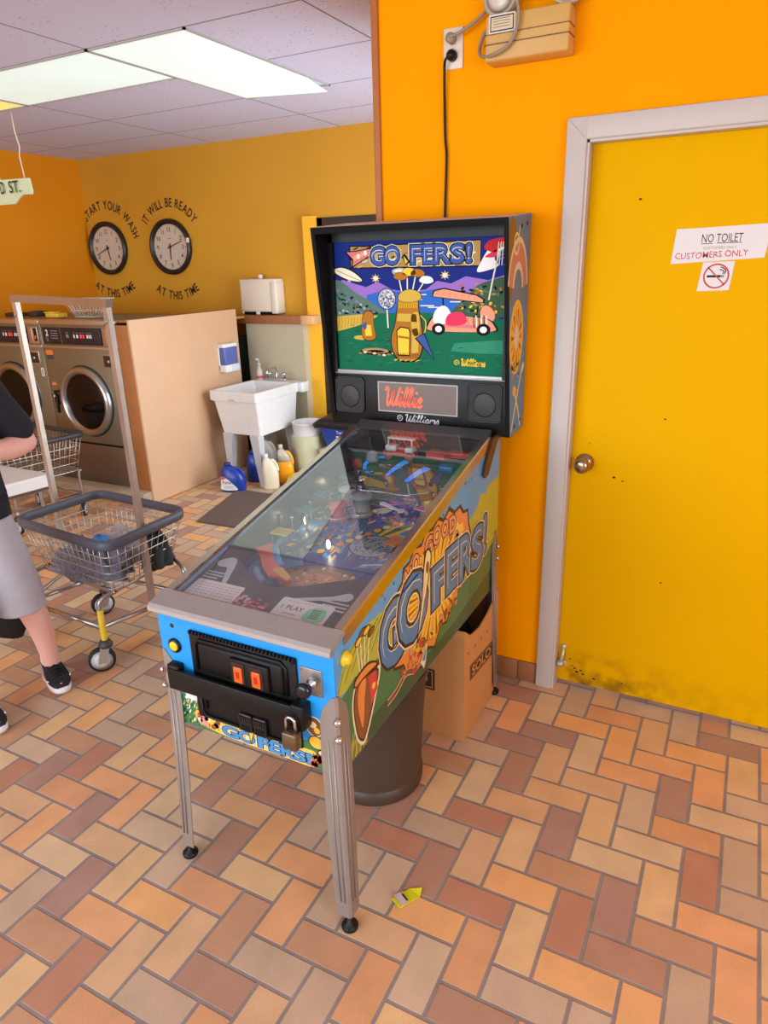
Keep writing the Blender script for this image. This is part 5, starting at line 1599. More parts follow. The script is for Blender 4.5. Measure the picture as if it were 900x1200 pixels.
    m.build('drum', mat('dark_drum', (52, 56, 68), .3, .5, vary=.4, scale=30), d)
    m = MB(); m.lathe([(.21, .02), (.17, .034), (.1, .044), (.001, .048)], c, (0, -1, 0), 40, 0, cap=False)
    m.build('door_glass', clear_mat('washer_glass' + num, (110, 116, 138), .03, 1.45), d)
    m = MB(); hx = c[0] - .295
    m.box(hx - .035, hx + .03, yf - .05, yf - .01, .72, .83, 0, .01); m.lathe([(.016, 0), (.014, .02)], (hx - .01, yf - .05, .79), (0, -1, 0), 14, 1); m.tube([(hx, yf - .045, .79), (c[0] - .265, yf - .055, .79)], .009, 0, 8); m.box(hx + .0, hx + .02, yf - .07, yf - .05, .66, .8, 0, .004)
    m.build('door_latch', [black_pl, chrome], d)
    return t
washer(-4.68, -3.865, 'stainless front-loading washer beside the wooden panel, nearest the sink', '2')
washer(-5.495, -4.68, 'stainless front-loading washer by the left edge, partly behind the person', '1')
m = MB(); m.box(XL + .001, -3.74, 1.9, 2.9, .0, .098, 0, .004)
struct(m.build('trim_5', mat('painted_concrete_plinth', (172, 150, 124), .7, vary=.1)))
# wooden panel closing the end of the row
ply = mat('pinkish_plywood_panel', (214, 172, 134), .6, vary=.07, scale=5)
m = MB(); m.box(-3.742, -3.722, 1.985, 3.17, .005, 1.366, 0, .002)
m.box(-3.86, -3.742, 1.985, 2.01, .10, 1.33, 1, .002); m.box(-3.86, -3.742, 1.99, 2.01, .005, .1, 2)
m.box(-3.862, -3.742, 2.02, 3.2, 1.345, 1.362, 1, .002)
tag(m.build('side_panel_board', [ply, mat('brown_batten', (170, 108, 56), .6, vary=.15), mat('pale_plinth_paint', (206, 184, 158), .7)]), 'tall pinkish plywood panel closing the right end of the washer row', 'panel')
m = MB(); m.box(-5.4, -3.75, 2.9, 3.45, 1.28, 1.3, 0, .003)
tag(m.build('counter_board', mat('worn_ochre_board', (176, 130, 60), .7, vary=.2)), 'worn brown board behind the washers against the clock wall', 'board')
# odds and ends on top of the washers
m = MB(); m.box(-4.86, -4.72, 2.2, 2.3, 1.3585, 1.39, 0, .004); m.box(-4.90, -4.78, 2.22, 2.28, 1.39, 1.4, 0, .003)
tag(m.build('soap_packet', mat('yellow_packet', (232, 196, 66), .5)), 'small yellow packet lying on top of the left washer', 'packet')
for i_, (x0, x1, h, lb) in enumerate(((-5.36, -5.2, .03, 'dark tray lying on top of the washer at the left edge'), (-5.06, -4.98, .045, 'small dark box on top of the left washer beside the yellow packet'))):
    m = MB(); m.box(x0, x1, 2.2, 2.32, 1.3585, 1.3585 + h, 0, .004); m.box(x0 + .02, x1 - .02, 2.22, 2.30, 1.3585 + h - .004, 1.3585 + h + .004, 0, .002)
    tag(m.build('washer_top_box', mat('dark_brown_box', (66, 48, 32), .6)), lb, 'box')
# white wire basket on the washer
m = MB(); zb, zt_ = 1.362, 1.495
def rr(x0, x1, y0, y1, z):
    return [(x0, y0, z), (x1, y0, z), (x1, y1, z), (x0, y1, z)]
for f in (0, .35, .7, 1):
    e = .06 * (1 - f)
    m.tube(rr(-4.60 + e, -4.265 - e, 2.16 + e, 2.38 - e, zb + .003 + (zt_ - zb) * f), .004 if f in (0, 1) else .0025, 0, 6, True, False)
for q in range(9):
    p = q / 8
    for y, e in ((2.16, 1), (2.38, -1)):
        m.tube([(-4.54 + .215 * p, y + .06 * e, zb + .003), (-4.60 + .335 * p, y, zt_)], .0022, 0, 5)
    for x, e in ((-4.60, 1), (-4.265, -1)):
        m.tube([(x + .06 * e, 2.22 + .10 * p, zb + .003), (x, 2.16 + .22 * p, zt_)], .0022, 0, 5)
for q in range(8):
    m.tube([(-4.54 + .215 * q / 7, 2.22, zb + .003), (-4.54 + .215 * q / 7, 2.32, zb + .003)], .0022, 0, 5)
tag(m.build('wire_basket', mat('off_white_wire', (206, 198, 186), .4)), 'small white wire basket standing on top of the right washer', 'basket')

# ------------------------------------------------------------------ sink corner
t = thing('soap_dispenser', 'blue and white soap dispenser fixed to the plywood panel', 'soap dispenser', (-3.72, 2.96, .875))
m = MB(); y0, y1, xs = 2.88, 3.055, -3.7235
m.box(xs, xs + .075, y0, y1, 1.075, 1.105, 0, .006); m.box(xs, xs + .02, y0, y1, .89, 1.09, 0, .004); m.box(xs, xs + .085, y0, y1, .875, .935, 0, .008)
m.build('housing', white_pl, t)
m = MB(); m.box(xs + .018, xs + .078, y0 + .004, y1 - .004, 0.935, 1.075, 0, .008); m.build('tank', mat('translucent_blue_tank', (92, 102, 168), .25), t)
m = MB(); m.box(xs + .085, xs + .093, y0 + .07, y1 - .01, .888, .925, 0, .003); m.build('push_bar', mat('pale_push_bar', (214, 216, 226), .4), t)

t = thing('paper_towel_dispenser', 'cream paper towel dispenser on the wall over the wooden rail', 'dispenser', (-3.68, 3.42, 1.30))
m = MB(); x0, x1 = -3.80, -3.42; yb = YF
m.box(x0, x1, yb - .12, yb, 1.33, 1.60, 0, .012); m.box(x1 - .06, x1 + .004, yb - .125, yb, 1.315, 1.58, 0, .012); m.box(x0, x0 + .02, yb - .12, yb, 1.315, 1.4, 0, .005)
m.build('cover', mat('cream_plastic', (224, 212, 192), .4), t)
m = MB(); m.box(x0 + .02, x1 - .06, yb - .11, yb, 1.308, 1.332, 0); m.box(x0 + .15, x0 + .19, yb - .115, yb - .1, 1.308, 1.332, 1, .002); m.build('outlet_slot', [black_mt, white_pl], t)
m = MB(); m.lathe([(.02, 0), (.02, .03), (.012, .035)], (-3.62, yb - .05, 1.60), (0, 0, 1), 14); m.build('lock_cap', white_pl, t)

# sink
t = thing('utility_sink', 'white plastic utility sink on four grey legs against the grey wall', 'sink', (-3.4, 2.93, 0))
sx0, sx1, sy0, sy1, sz = -3.635, -3.163, 2.625, 3.30, .772
m = MB()
def rect_ring(x0, x1, y0, y1, z, r=.02, n=3):
    pts = []
    for cx, cy, t0 in ((x1 - r, y1 - r, 0), (x0 + r, y1 - r, PI / 2), (x0 + r, y0 + r, PI), (x1 - r, y0 + r, 1.5 * PI)):
        for q in range(n + 1):
            a_ = t0 + PI / 2 * q / n
            pts.append(Vector((cx + r * math.cos(a_), cy + r * math.sin(a_), z)))
    return pts
dk = .13
rings = [rect_ring(sx0 + .075, sx1 - .012, sy0 + .04, sy1 - .14, .425), rect_ring(sx0 + .03, sx1 - .006, sy0 + .012, sy1 - .10, .69), rect_ring(sx0 + .018, sx1 - .002, sy0 + .004, sy1 - .06, .692), rect_ring(sx0, sx1, sy0, sy1, .70), rect_ring(sx0, sx1, sy0, sy1, sz - .006), rect_ring(sx0 + .006, sx1 - .006, sy0 + .006, sy1 - .006, sz),
         rect_ring(sx0 + .03, sx1 - .03, sy0 + .03, sy1 - dk, sz), rect_ring(sx0 + .04, sx1 - .04, sy0 + .045, sy1 - dk - .01, sz - .02), rect_ring(sx0 + .1, sx1 - .07, sy0 + .09, sy1 - dk - .06, .46)]
m.loft(rings, 0, False)
a = Art((sx0 + .17, sy0 - .0005, .70), (1, 0, 0), (0, 0, 1)); a.n = Vector((0, -1, 0)); a.rect(.02, .09, .0, .003, 1, 1); a.rect(.03, .082, .006, .012, 1, 1)
o0 = len(m.v); m.v += a.v; m.f += [tuple(o0 + q for q in f) for f in a.f]; m.m += [1] * len(a.m); m.s += a.s
m.box(sx1, sx1 + .05, sy1 - .10, sy1, .69, sz, 0, .006)
m.build('basin', [mat('white_sink_plastic', (226, 222, 218), .35), mat('faint_mark', (170, 160, 146), .6)], t, recalc=True)
for x, y, sgx in ((sx0 + .09, sy0 + .06, 1), (sx1 - .02, sy0 + .05, -1), (sx0 + .09, sy1 - .16, 1), (sx1 - .02, sy1 - .15, -1)):
    m = MB()
    def lr(z, w):
        xa, xb = (x, x + sgx * w)
        return [Vector((min(xa, xb), y - w * .5, z)), Vector((max(xa, xb), y - w * .5, z)), Vector((max(xa, xb), y + w * .4, z)), Vector((min(xa, xb), y + w * .4, z))]
    m.loft([lr(.0, .036), lr(.43, .085)], 0, False)
    m.build('leg', mat('grey_sink_leg', (196, 198, 200), .45), t)
m = MB(); fy = sy1 - .06
m.box(-3.50, -3.30, fy - .022, fy + .022, sz, sz + .02, 0, .008)
for x in (-3.475, -3.325):
    m.lathe([(.014, 0), (.014, .025), (.026, .03), (.026, .045), (.01, .05)], (x, fy, sz + .02), (0, 0, 1), 14)
m.tube(catmull([(-3.4, fy, sz + .02), (-3.4, fy, sz + .09), (-3.4, fy - .03, sz + .115), (-3.4, fy - .12, sz + .10), (-3.4, fy - .14, sz + .075)], 5), .010, 0, 10)
m.build('faucet', chrome, t)
t = thing('soap_bottle', 'small clear pump bottle of pink soap on the back of the sink', 'bottle', (-3.565, 3.22, sz))
m = MB(); c = (-3.565, 3.22, sz + .001)
m.lathe([(.024, 0), (.028, .006), (.028, .065), (.022, .09), (.013, .10), (.012, .125)], c, (0, 0, 1), 18); m.build('bottle_body', mat('pink_clear_plastic', (206, 190, 178), .2), t)
m = MB(); m.lathe([(.014, .125), (.014, .14), (.005, .142), (.005, .18)], c, (0, 0, 1), 12); m.tube([(c[0], c[1], c[2] + .178), (c[0] + .0, c[1] - .04, c[2] + .176)], .007, 0, 8); m.build('pump', mat('clear_pump', (206, 200, 196), .25), t)
m = MB(); m.lathe([(.0285, .012), (.0285, .035)], c, (0, 0, 1), 18, cap=False); m.build('bottle_label', mat('red_label', (196, 70, 72), .5), t)

# jugs under the sink
def jug(x, y, w, d, h, body, cap, lab, label, cat='detergent bottle', rz=0.0, clear_top=None, group='bottles under the sink', ztop=None):
    t = thing('detergent_bottle', label, cat, (x, y, 0), group)
    T_ = Matrix.Translation((x, y, 0)) @ Matrix.Rotation(rz, 4, 'Z')
    m = MB(); m.T = T_
    N = 20
    def oval(a_, b_, z, cx=0.0):
        return [Vector((cx + a_ * (abs(math.cos(2 * PI * q / N)) ** .7) * (1 if math.cos(2 * PI * q / N) >= 0 else -1), b_ * (abs(math.sin(2 * PI * q / N)) ** .7) * (1 if math.sin(2 * PI * q / N) >= 0 else -1), z)) for q in range(N)]
    a_, b_ = w / 2, d / 2
    rings = [oval(a_ * .9, b_ * .88, .001), oval(a_, b_, h * .05), oval(a_, b_, h * .42), oval(a_ * .93, b_ * .92, h * .58, -a_ * .04), oval(a_ * .68, b_ * .7, h * .76, -a_ * .22), oval(a_ * .36, b_ * .5, h * .86, -a_ * .38), oval(a_ * .24, b_ * .42, h * .89, -a_ * .4)]
    k = 4
    if clear_top:
        m.loft(rings[:k], 0); m.loft(rings[k - 1:], 1)
    else:
        m.loft(rings, 0)
    m.build('bottle_body', [body, clear_top or body], t)
    m = MB(); m.T = T_; m.lathe([(a_ * .27, h * .875), (a_ * .27, h * .985), (a_ * .2, h)], (-a_ * .4, 0, 0), (0, 0, 1), 16); m.build('cap', cap, t)
    m = MB(); m.T = T_; m.tube(catmull([(a_ * .02, 0, h * .80), (a_ * .45, 0, h * .80), (a_ * .82, 0, h * .66), (a_ * .93, 0, h * .5)], 5), [.012] * 16, 0, 8); m.build('handle', body, t)
    if lab:
        m = MB(); m.T = T_
        a = Art((0, -b_ - .0015, 0), (1, 0, 0), (0, 0, 1)); a.n = Vector((0, -1, 0))
        a.smooth([(-a_ * .78, h * .10), (-a_ * .82, h * .3), (-a_ * .75, h * .52), (-a_ * .35, h * .50), (a_ * .1, h * .32), (a_ * .5, h * .10)], 1, 0)
        a.smooth([(-a_ * .82, h * .45), (-a_ * .85, h * .56), (-a_ * .5, h * .56), (-a_ * .45, h * .48)], 2, 1)
        a.text('Purex', -a_ * .70, a_ * .02, h * .30, h * .42, 3, 2, .01); a.rect(-a_ * .6, a_ * .2, h * .20, h * .22, 3, 3); a.rect(-a_ * .6, a_ * .1, h * .15, h * .17, 3, 3)
        a.v = [T_ @ p for p in a.v]
        a.build('bottle_label', lab, t, recalc=False)
    return t
blue_jug = mat('glossy_blue_jug', (28, 58, 150), .3)
navy_cap = mat('navy_cap', (26, 44, 112), .35)
labm = [paper, mat('label_red', (212, 92, 70), .5), mat('label_navy', (36, 44, 96), .5), mat('label_grey', (150, 160, 170), .5)]
jug(-3.365, 2.50, .20, .12, .235, blue_jug, navy_cap, labm, 'blue detergent jug with a white label standing in front of the sink legs', rz=.35)
jug(-3.33, 2.80, .21, .12, .27, blue_jug, navy_cap, None, 'blue detergent jug standing behind the labelled blue jug, under the sink', rz=.5)
jug(-3.40, 3.02, .16, .11, .34, mat('greyish_white_jug', (206, 200, 190), .4), mat('dark_cap', (66, 54, 50), .4), None, 'white jug with a dark cap at the back under the sink', rz=.3)
jug(-3.115, 2.665, .13, .10, .29, mat('cream_jug', (226, 212, 184), .4), white_pl, None, 'cream white bottle beside the front sink leg', rz=.6)
jug(-3.085, 2.83, .14, .10, .33, mat('orange_liquid', (246, 164, 22), .3), mat('clear_grey_cap', (190, 184, 176), .3), None, 'clear bottle of orange liquid on the floor right of the sink', clear_top=mat('clear_empty_plastic', (190, 178, 160), .2), rz=.5)

# white pail lined with a pale bag, on a heap in a yellow sack
t = thing('waste_pail', 'round white pail in a pale green bag beside the sink', 'waste bin', (-2.97, 3.05, .0))
c = (-2.995, 3.07, 0)
m = MB(); m.lathe([(.10, .16), (.125, .40), (.132, .47), (.138, .475), (.134, .48), (.126, .47), (.115, .30), (.09, .18)], c, (0, 0, 1), 28); m.build('pail', mat('milky_white_plastic', (224, 222, 222), .35), t)
def bag_mesh(m, prof, c, amp, seed, n=40, mi=0):
    rings = []
    for (r, z) in prof:
        ring = []
        for q in range(n):
            th = 2 * PI * q / n
            nz = noise.noise(Vector((math.cos(th) * 2.4 + seed, math.sin(th) * 2.4, z * 12)))
            nz2 = noise.noise(Vector((math.cos(th) * 6 + seed, math.sin(th) * 6, z * 5)))
            k = r * (1 + amp * nz + amp * .6 * nz2)
            ring.append(Vector((c[0] + k * math.cos(th), c[1] + k * math.sin(th), c[2] + z)))
        rings.append(ring)
    m.loft(rings, mi)
m = MB(); bag_mesh(m, [(.09, .0), (.13, .03), (.14, .14), (.145, .24), (.143, .32), (.140, .365), (.137, .38)], c, .10, 3); m.build('bag_liner', mat('pale_green_film', (196, 196, 160), .35, vary=.12, scale=10), t)
m = MB(); bag_mesh(m, [(.02, .0), (.09, .01), (.10, .05), (.08, .09), (.045, .115), (.01, .12)], (-2.92, 2.775, .001), .18, 8)
tag(m.build('plastic_bag', mat('yellow_plastic_bag', (222, 190, 60), .4, vary=.25, scale=25)), 'crumpled yellow plastic bag on the floor in front of the white pail', 'bag')
# blue bin with black liner on a beige tub
t = thing('storage_tub', 'beige plastic tub on the floor under the blue bin', 'tub', (-2.620, 3.14, 0))
m = MB(); m.loft([rect_ring(-2.780, -2.400, 2.98, 3.32, .001, .03), rect_ring(-2.810, -2.370, 2.95, 3.35, .26, .03), rect_ring(-2.825, -2.355, 2.935, 3.365, .262, .03), rect_ring(-2.825, -2.355, 2.935, 3.365, .285, .03), rect_ring(-2.800, -2.380, 2.96, 3.34, .287, .03)], 0, False)
m.build('tub_body', mat('beige_tub', (206, 190, 160), .5), t)
t = thing('recycling_bin', 'blue plastic bin with a black bag stacked on the beige tub', 'bin', (-2.620, 3.14, .288))
m = MB(); m.loft([rect_ring(-2.780, -2.400, 2.99, 3.31, .289, .03), rect_ring(-2.820, -2.360, 2.95, 3.35, .49, .03), rect_ring(-2.835, -2.345, 2.935, 3.365, .492, .03), rect_ring(-2.835, -2.345, 2.935, 3.365, .505, .03), rect_ring(-2.810, -2.370, 2.96, 3.34, .5, .03), rect_ring(-2.780, -2.400, 2.99, 3.31, .3, .03)], 0, False)
m.build('bin_body', mat('royal_blue_plastic', (40, 66, 158), .4), t)
a = Art((-2.680, 2.955, .36), (1, 0, 0), Vector((0, -.15, 1)).normalized()); a.n = Vector((0, -1, 0))
a.label('Terry', .08, .085, .028, 10, 0, 0); a.rect(.03, .12, .04, .052, 10, 0)
a.v = [p - Vector((0, .006, 0)) for p in a.v]
a.build('bin_print', mat('white_bin_print', (226, 228, 236), .5), t, recalc=False)
m = MB(); rings = []
for k, (e, z) in enumerate(((.014, .468), (.016, .485), (.02, .512), (.0, .53), (-.04, .55), (-.10, .565), (-.15, .57))):
    ring = []
    for q, p_ in enumerate(rect_ring(-2.835 - e, -2.345 + e, 2.935 - e, 3.365 + e, z, .05, 9)):
        nz = noise.noise(Vector((p_.x * 14, p_.y * 14, z * 9)))
        ring.append(p_ + Vector((nz * .02, nz * .02, nz * .03)))
    rings.append(ring)
m.loft(rings, 0); m.build('bag_liner', mat('black_bag_film', (22, 23, 28), .3), t)
m = MB(); bag_mesh(m, [(.02, .0), (.07, .01), (.075, .04), (.05, .07), (.01, .08)], (-2.660, 3.08, .578), .25, 5); tag(m.build('crumpled_tissue', mat('pale_teal_tissue', (186, 216, 222), .7)), 'crumpled pale tissue on the black bag of the blue bin', 'tissue')
# floor mat
m = MB()
m.prism([(-3.33, 2.50), (-3.14, 1.80), (-1.95, 1.86), (-2.0, 2.56)], (0, 0, .001), (1, 0, 0), (0, 1, 0), .012)
tag(m.build('floor_mat', mat('grey_brown_carpet_mat', (104, 86, 78), .95, vary=.2, scale=120, bump=.3)), 'grey brown carpet mat on the tiles in front of the sink', 'mat')

# ------------------------------------------------------------------ under the machine
kraft = mat('brown_cardboard', (200, 142, 84), .75, vary=.06, scale=6)
t = thing('cardboard_box', 'open brown cardboard box marked SOLO under the back of the pinball machine', 'box', (-.75, .56, 0))
bx0, bx1, by0, by1 = -.985, -.578, .37, .752
m = MB(); bt = .005
m.box(bx0, bx1, by0, by0 + bt, .001, .468); m.box(bx0, bx1, by1 - bt, by1, .001, .43); m.box(bx0, bx0 + bt, by0 + bt, by1 - bt, .001, .43); m.box(bx0 + bt, bx1 - bt, by0 + bt, by1 - bt, .001, .008)
m.prism([(by0 + bt, .001), (by1 - bt, .001), (by1 - bt, .475), (by1 - .03, .462), (by1 - .12, .425), (by0 + .16, .408), (by0 + .06, .425), (by0 + bt, .468)], (bx1 - bt, 0, 0), (0, 1, 0), (0, 0, 1), bt)
m.build('carton', kraft, t)
m = MB(); bag_mesh(m, [(.02, .0), (.13, .02), (.15, .2), (.13, .33), (.1, .40), (.05, .43)], (-.77, .56, .012), .18, 2); m.build('bag_liner', mat('black_bag_film', (22, 23, 28), .3), t)
a = Art((bx1 + .0003, by0, 0), (0, 1, 0), (0, 0, 1), .0003)
a.poly([(.06, .232), (.31, .205), (.312, .27), (.058, .298)], 1, 0); a.poly([(.066, .238), (.304, .212), (.306, .264), (.064, .292)], 2, 1); a.poly([(.069, .241), (.301, .216), (.303, .26), (.067, .289)], 3, 0)
a.text('SOLO', .08, .29, .245, .282, 4, 1, .035, xf=lambda p, q: (p, q - .11 * (p - .08)))
for q in range(5):
    a.rect(.03 + .07 * q, .045 + .07 * q, .36 - .006 * q, .368 - .006 * q, 1, 2)
a.build('carton_print', [mat('dark_brown_print', (58, 38, 24), .7), mat('kraft_print_gap', (196, 138, 80), .75), mat('faint_brown_print', (120, 80, 46), .7)], t, recalc=False)
a = Art((bx0, by0 - .0003, 0), (1, 0, 0), (0, 0, 1), .0003); a.n = Vector((0, -1, 0))
a.rect(.045, .292, .195, .285, 1, 0); a.rect(.053, .284, .203, .277, 2, 1); a.rect(.057, .280, .207, .273, 3, 0); a.text('SOLO', .075, .262, .222, .260, 4, 1, .035)
a.build('carton_print', [mat('dark_brown_print', (58, 38, 24), .7), mat('kraft_print_gap', (196, 138, 80), .75)], t, recalc=False)
t = thing('waste_bucket', 'dark brown round plastic bucket on the floor under the pinball machine', 'bucket', (-.80, .085, 0))
m = MB(); c = (-.80, .085, .001); m.lathe([(.160, 0), (.166, .004), (.168, .012), (.168, .045), (.163, .05), (.162, .056), (.172, .25), (.182, .42), (.19, .425), (.19, .445), (.184, .45), (.176, .43), (.158, .06)], c, (0, 0, 1), 48)
m.build('bucket_body', mat('dark_brown_plastic', (70, 54, 42), .45), t)
# wrapper
m = MB()
pts = [(-.517, -.352), (-.48, -.372), (-.447, -.31), (-.452, -.285), (-.485, -.30)]
vs = [Vector((p[0], p[1], .002 + .005 * (q % 2))) for q, p in enumerate(pts)]
m.add(vs, [(0, 1, 2, 3, 4)], 0); m.add([v + Vector((0, 0, .0025)) for v in vs], [(0, 1, 2, 3, 4)], 0)
m.add([v + Vector((0, 0, d)) for v in vs for d in (0, .0025)], [(2 * q, 2 * q + 1, (2 * q + 3) % 10, (2 * q + 2) % 10) for q in range(5)], 0)
m.add([(-.512, -.345, .0105), (-.476, -.364, .0105), (-.467, -.347, .0105), (-.503, -.326, .0105)], [(0, 1, 2, 3)], 1)
m.add([(-.495, -.332, .0108), (-.472, -.345, .0108), (-.470, -.340, .0108), (-.493, -.327, .0108)], [(0, 1, 2, 3)], 2)
tag(m.build('candy_wrapper', [mat('yellow_foil', (226, 222, 36), .35, vary=.1), mat('pinkish_strip', (206, 184, 190), .5), ink]), 'small torn yellow wrapper on the tiles right of the pinball machine', 'wrapper')

# ------------------------------------------------------------------ laundry carts
cart_metal = mat('dull_chrome_tube', (176, 172, 168), .28, .9, vary=.1)
wire_m = mat('zinc_wire', (196, 190, 180), .35, .8)
rim_grey = mat('grey_bumper_plastic', (84, 88, 100), .45, vary=.08)
def rounded_quad(C, r, z, k=5):
    out = []
    n = len(C)
    for q in range(n):
        p = Vector((*C[q], z)); a = Vector((*C[q - 1], z)); b = Vector((*C[(q + 1) % n], z))
        pa = p + (a - p).normalized() * r; pb = p + (b - p).normalized() * r
        for w in range(k + 1):
            t = w / k
            out.append(pa * (1 - t) ** 2 + p * 2 * t * (1 - t) + pb * t * t)
    return out
def inset(C, d):
    cx = sum(p[0] for p in C) / len(C); cy = sum(p[1] for p in C) / len(C)
    return [(cx + (p[0] - cx) * (1 - d / math.hypot(p[0] - cx, p[1] - cy)), cy + (p[1] - cy) * (1 - d / math.hypot(p[0] - cx, p[1] - cy))) for p in C]
def sweep_rim(m, path, h, w, mi=0):
    n = len(path); vs = []; fs = []
    sec = [(-w, -h * .5), (-w * .3, -h), (w * .7, -h * .95), (w, -h * .4), (w, h * .4), (w * .5, h), (-w * .5, h), (-w, h * .5)]
    for q in range(n):
        t = (path[(q + 1) % n] - path[q - 1]).normalized(); nn = Vector((t.y, -t.x, 0))
        for s_ in sec:
            vs.append(path[q] + nn * s_[0] + Vector((0, 0, s_[1])))
    k = len(sec)
    for q in range(n):
        for w_ in range(k):
            fs.append((q * k + w_, q * k + (w_ + 1) % k, ((q + 1) % n) * k + (w_ + 1) % k, ((q + 1) % n) * k + w_))
    m.add(vs, fs, mi, True)
def along(path, d):
    """points every d metres on a closed path, with their index fraction"""
    out = []; n = len(path); acc = 0.0
    for q in range(n):
        a, b = path[q], path[(q + 1) % n]; L = (b - a).length
        while acc <= L and L > 0:
            out.append((q, acc / L)); acc += d
        acc -= L
    return out
def lerp_path(path, q, f):
    return path[q].lerp(path[(q + 1) % len(path)], f)
def wire_body(C, zt, zb, ins, nlev, step):
    m = MB()
    top = rounded_quad(C, .07, zt); bot = rounded_quad(inset(C, ins), .07, zb)
    for k in range(nlev + 1):
        f = k / nlev
        m.tube([a.lerp(b, f) for a, b in zip(top, bot)], .0028 if k < nlev else .004, 0, 5, True)
    for q, f in along(top, step):
        m.tube([lerp_path(top, q, f), lerp_path(bot, q, f)], .0018, 0, 4)
    Ci = inset(C, ins)
    for k in range(1, 16):
        f = k / 16
        for a, b, c, d in ((0, 1, 3, 2), (1, 2, 0, 3)):
            p = Vector((*Ci[a], zb)).lerp(Vector((*Ci[b], zb)), f); q = Vector((*Ci[c], zb)).lerp(Vector((*Ci[d], zb)), f)
            m.tube([p, q], .0018, 0, 4)
    return m
def castor(root, x, y, r, ang, ztop):
    dx, dy = math.cos(ang), math.sin(ang)
    m = MB(); ax = (-dy, dx, 0)
    cx, cy = x - dx * .025, y - dy * .025
    m.lathe([(r * .82, -.015), (r, -.011), (r, .011), (r * .82, .015)], (cx, cy, r + .001), ax, 30, 0)
    m.lathe([(r * .25, -.017), (r * .80, -.0155)], (cx, cy, r + .001), ax, 30, 1, cap=True); m.lathe([(r * .80, .0155), (r * .25, .017)], (cx, cy, r + .001), ax, 30, 1)
    w = m.build('castor_wheel', [rubber, mat('pale_wheel_hub', (206, 206, 206), .4)], root)
    f = MB()
    for s_ in (-1, 1):
        o = Vector((-dy, dx, 0)) * (s_ * .021)
        f.prism([(-.018, 0), (.018, 0), (.04, r + .02), (-.0, r + .02)], Vector((cx, cy, r - .012)) + o, (dx, dy, 0), (0, 0, 1), .002)
    f.lathe([(.030, 0), (.032, .012), (.022, .03), (.012, .034)], (x, y, 2 * r + .004), (0, 0, 1), 18, 1)
    f.tube([(x, y, 2 * r + .03), (x, y, ztop)], .011, 0, 10)
    f.build('castor_fork', [mat('zinc_plate', (180, 176, 168), .4, .7), mat('dark_castor_cup', (60, 62, 66), .5)], w)
    return w

t = thing('laundry_cart', 'wire laundry cart with tall hanging rail, grey rim and clothes in its basket', 'laundry cart', (-2.43, .46, 0), 'laundry carts')
RIM = [(-2.79, .255), (-2.11, .182), (-2.116, .672), (-2.753, .714)]
RZ = .60
m = MB(); sweep_rim(m, rounded_quad(RIM, .07, RZ), .022, .013); m.build('rim', rim_grey, t)
wire_body(RIM, .585, .365, .075, 5, .042).build('wire_basket', wire_m, t)
cF, cR, cB, cL = (-2.20, .165), (-2.09, .585), (-2.64, .56), (-2.73, .19)
zb = .215
m = MB()
for a_, b_ in ((cF, cR), (cR, cB), (cB, cL), (cL, cF)):
    m.tube([(*a_, zb), (*b_, zb)], .0105, 0, 10)
Ci = inset(RIM, .085)
for a_, b_ in ((cF, Ci[1]), (cR, Ci[2]), (cB, Ci[3]), (cL, Ci[0])):
    m.tube(catmull([(*a_, zb), (a_[0], a_[1], .30), (a_[0] * .8 + b_[0] * .2, a_[1] * .8 + b_[1] * .2, .345), (b_[0], b_[1], .36)], 5), .011, 0, 10)
m.tube([(*Ci[0], .357), (*Ci[1], .357), (*Ci[2], .357), (*Ci[3], .357)], .009, 0, 8, True)
m.build('base_frame', cart_metal, t)
m = MB(); m.tube([(cF[0], cF[1], .135), (cF[0], cF[1], .165), (cF[0], cF[1], .225), (cF[0] + .002, cF[1], .30)], .0135, 0, 12)
m.build('yellow_sleeve', mat('worn_yellow_tape', (232, 196, 40), .5, vary=.15, scale=40), t)
for (x, y), an in ((cF, .85), (cR, .6), (cB, 1.15), (cL, 2.9)):
    castor(t, x, y, .058, an, zb)
RP, LP = Vector((-2.151, .42, zb)), Vector((-2.88, .545, zb))
RT, LT = Vector((-2.151, .42, 1.585)), Vector((-2.88, .545, 1.60))
def square_pole(a_, b_, w=.0125):
    m = MB(); d = (b_ - a_).normalized(); e1 = Vector((1, 0, 0)) if abs(d.z) > .5 else Vector((0, 0, 1)); e1 = (e1 - d * e1.dot(d)).normalized(); e2 = d.cross(e1)
    m.loft([[p + e1 * (sx_ * w) + e2 * (sy_ * w) for sx_, sy_ in ((-1, -1), (1, -1), (1, 1), (-1, 1))] for p in (a_, b_)], 0, False)
    return m
pole_m = mat('worn_galvanised_pole', (172, 158, 144), .4, .6, vary=.25, scale=14)
for a_, b_ in ((RP, RT), (LP, LT)):
    m = square_pole(a_, b_)
    m.tube([a_ + (b_ - a_) * .93 + Vector((-.014, -.014, 0)), a_ + (b_ - a_) * .945 + Vector((.014, -.014, 0))], .004, 0, 6)
    m.build('hanging_pole', pole_m, t)
m = MB(); m.tube([(*cL, zb), (LP.x, LP.y, zb), (*cB, zb)], .0105, 0, 8); m.build('pole_bracket', cart_metal, t)
m = square_pole(LT + Vector((-.02, .003, -.012)), RT + Vector((.02, -.003, -.012)), .015); m.build('hanging_rail', mat('galvanised_rail', (170, 166, 160), .35, .8, vary=.2), t)

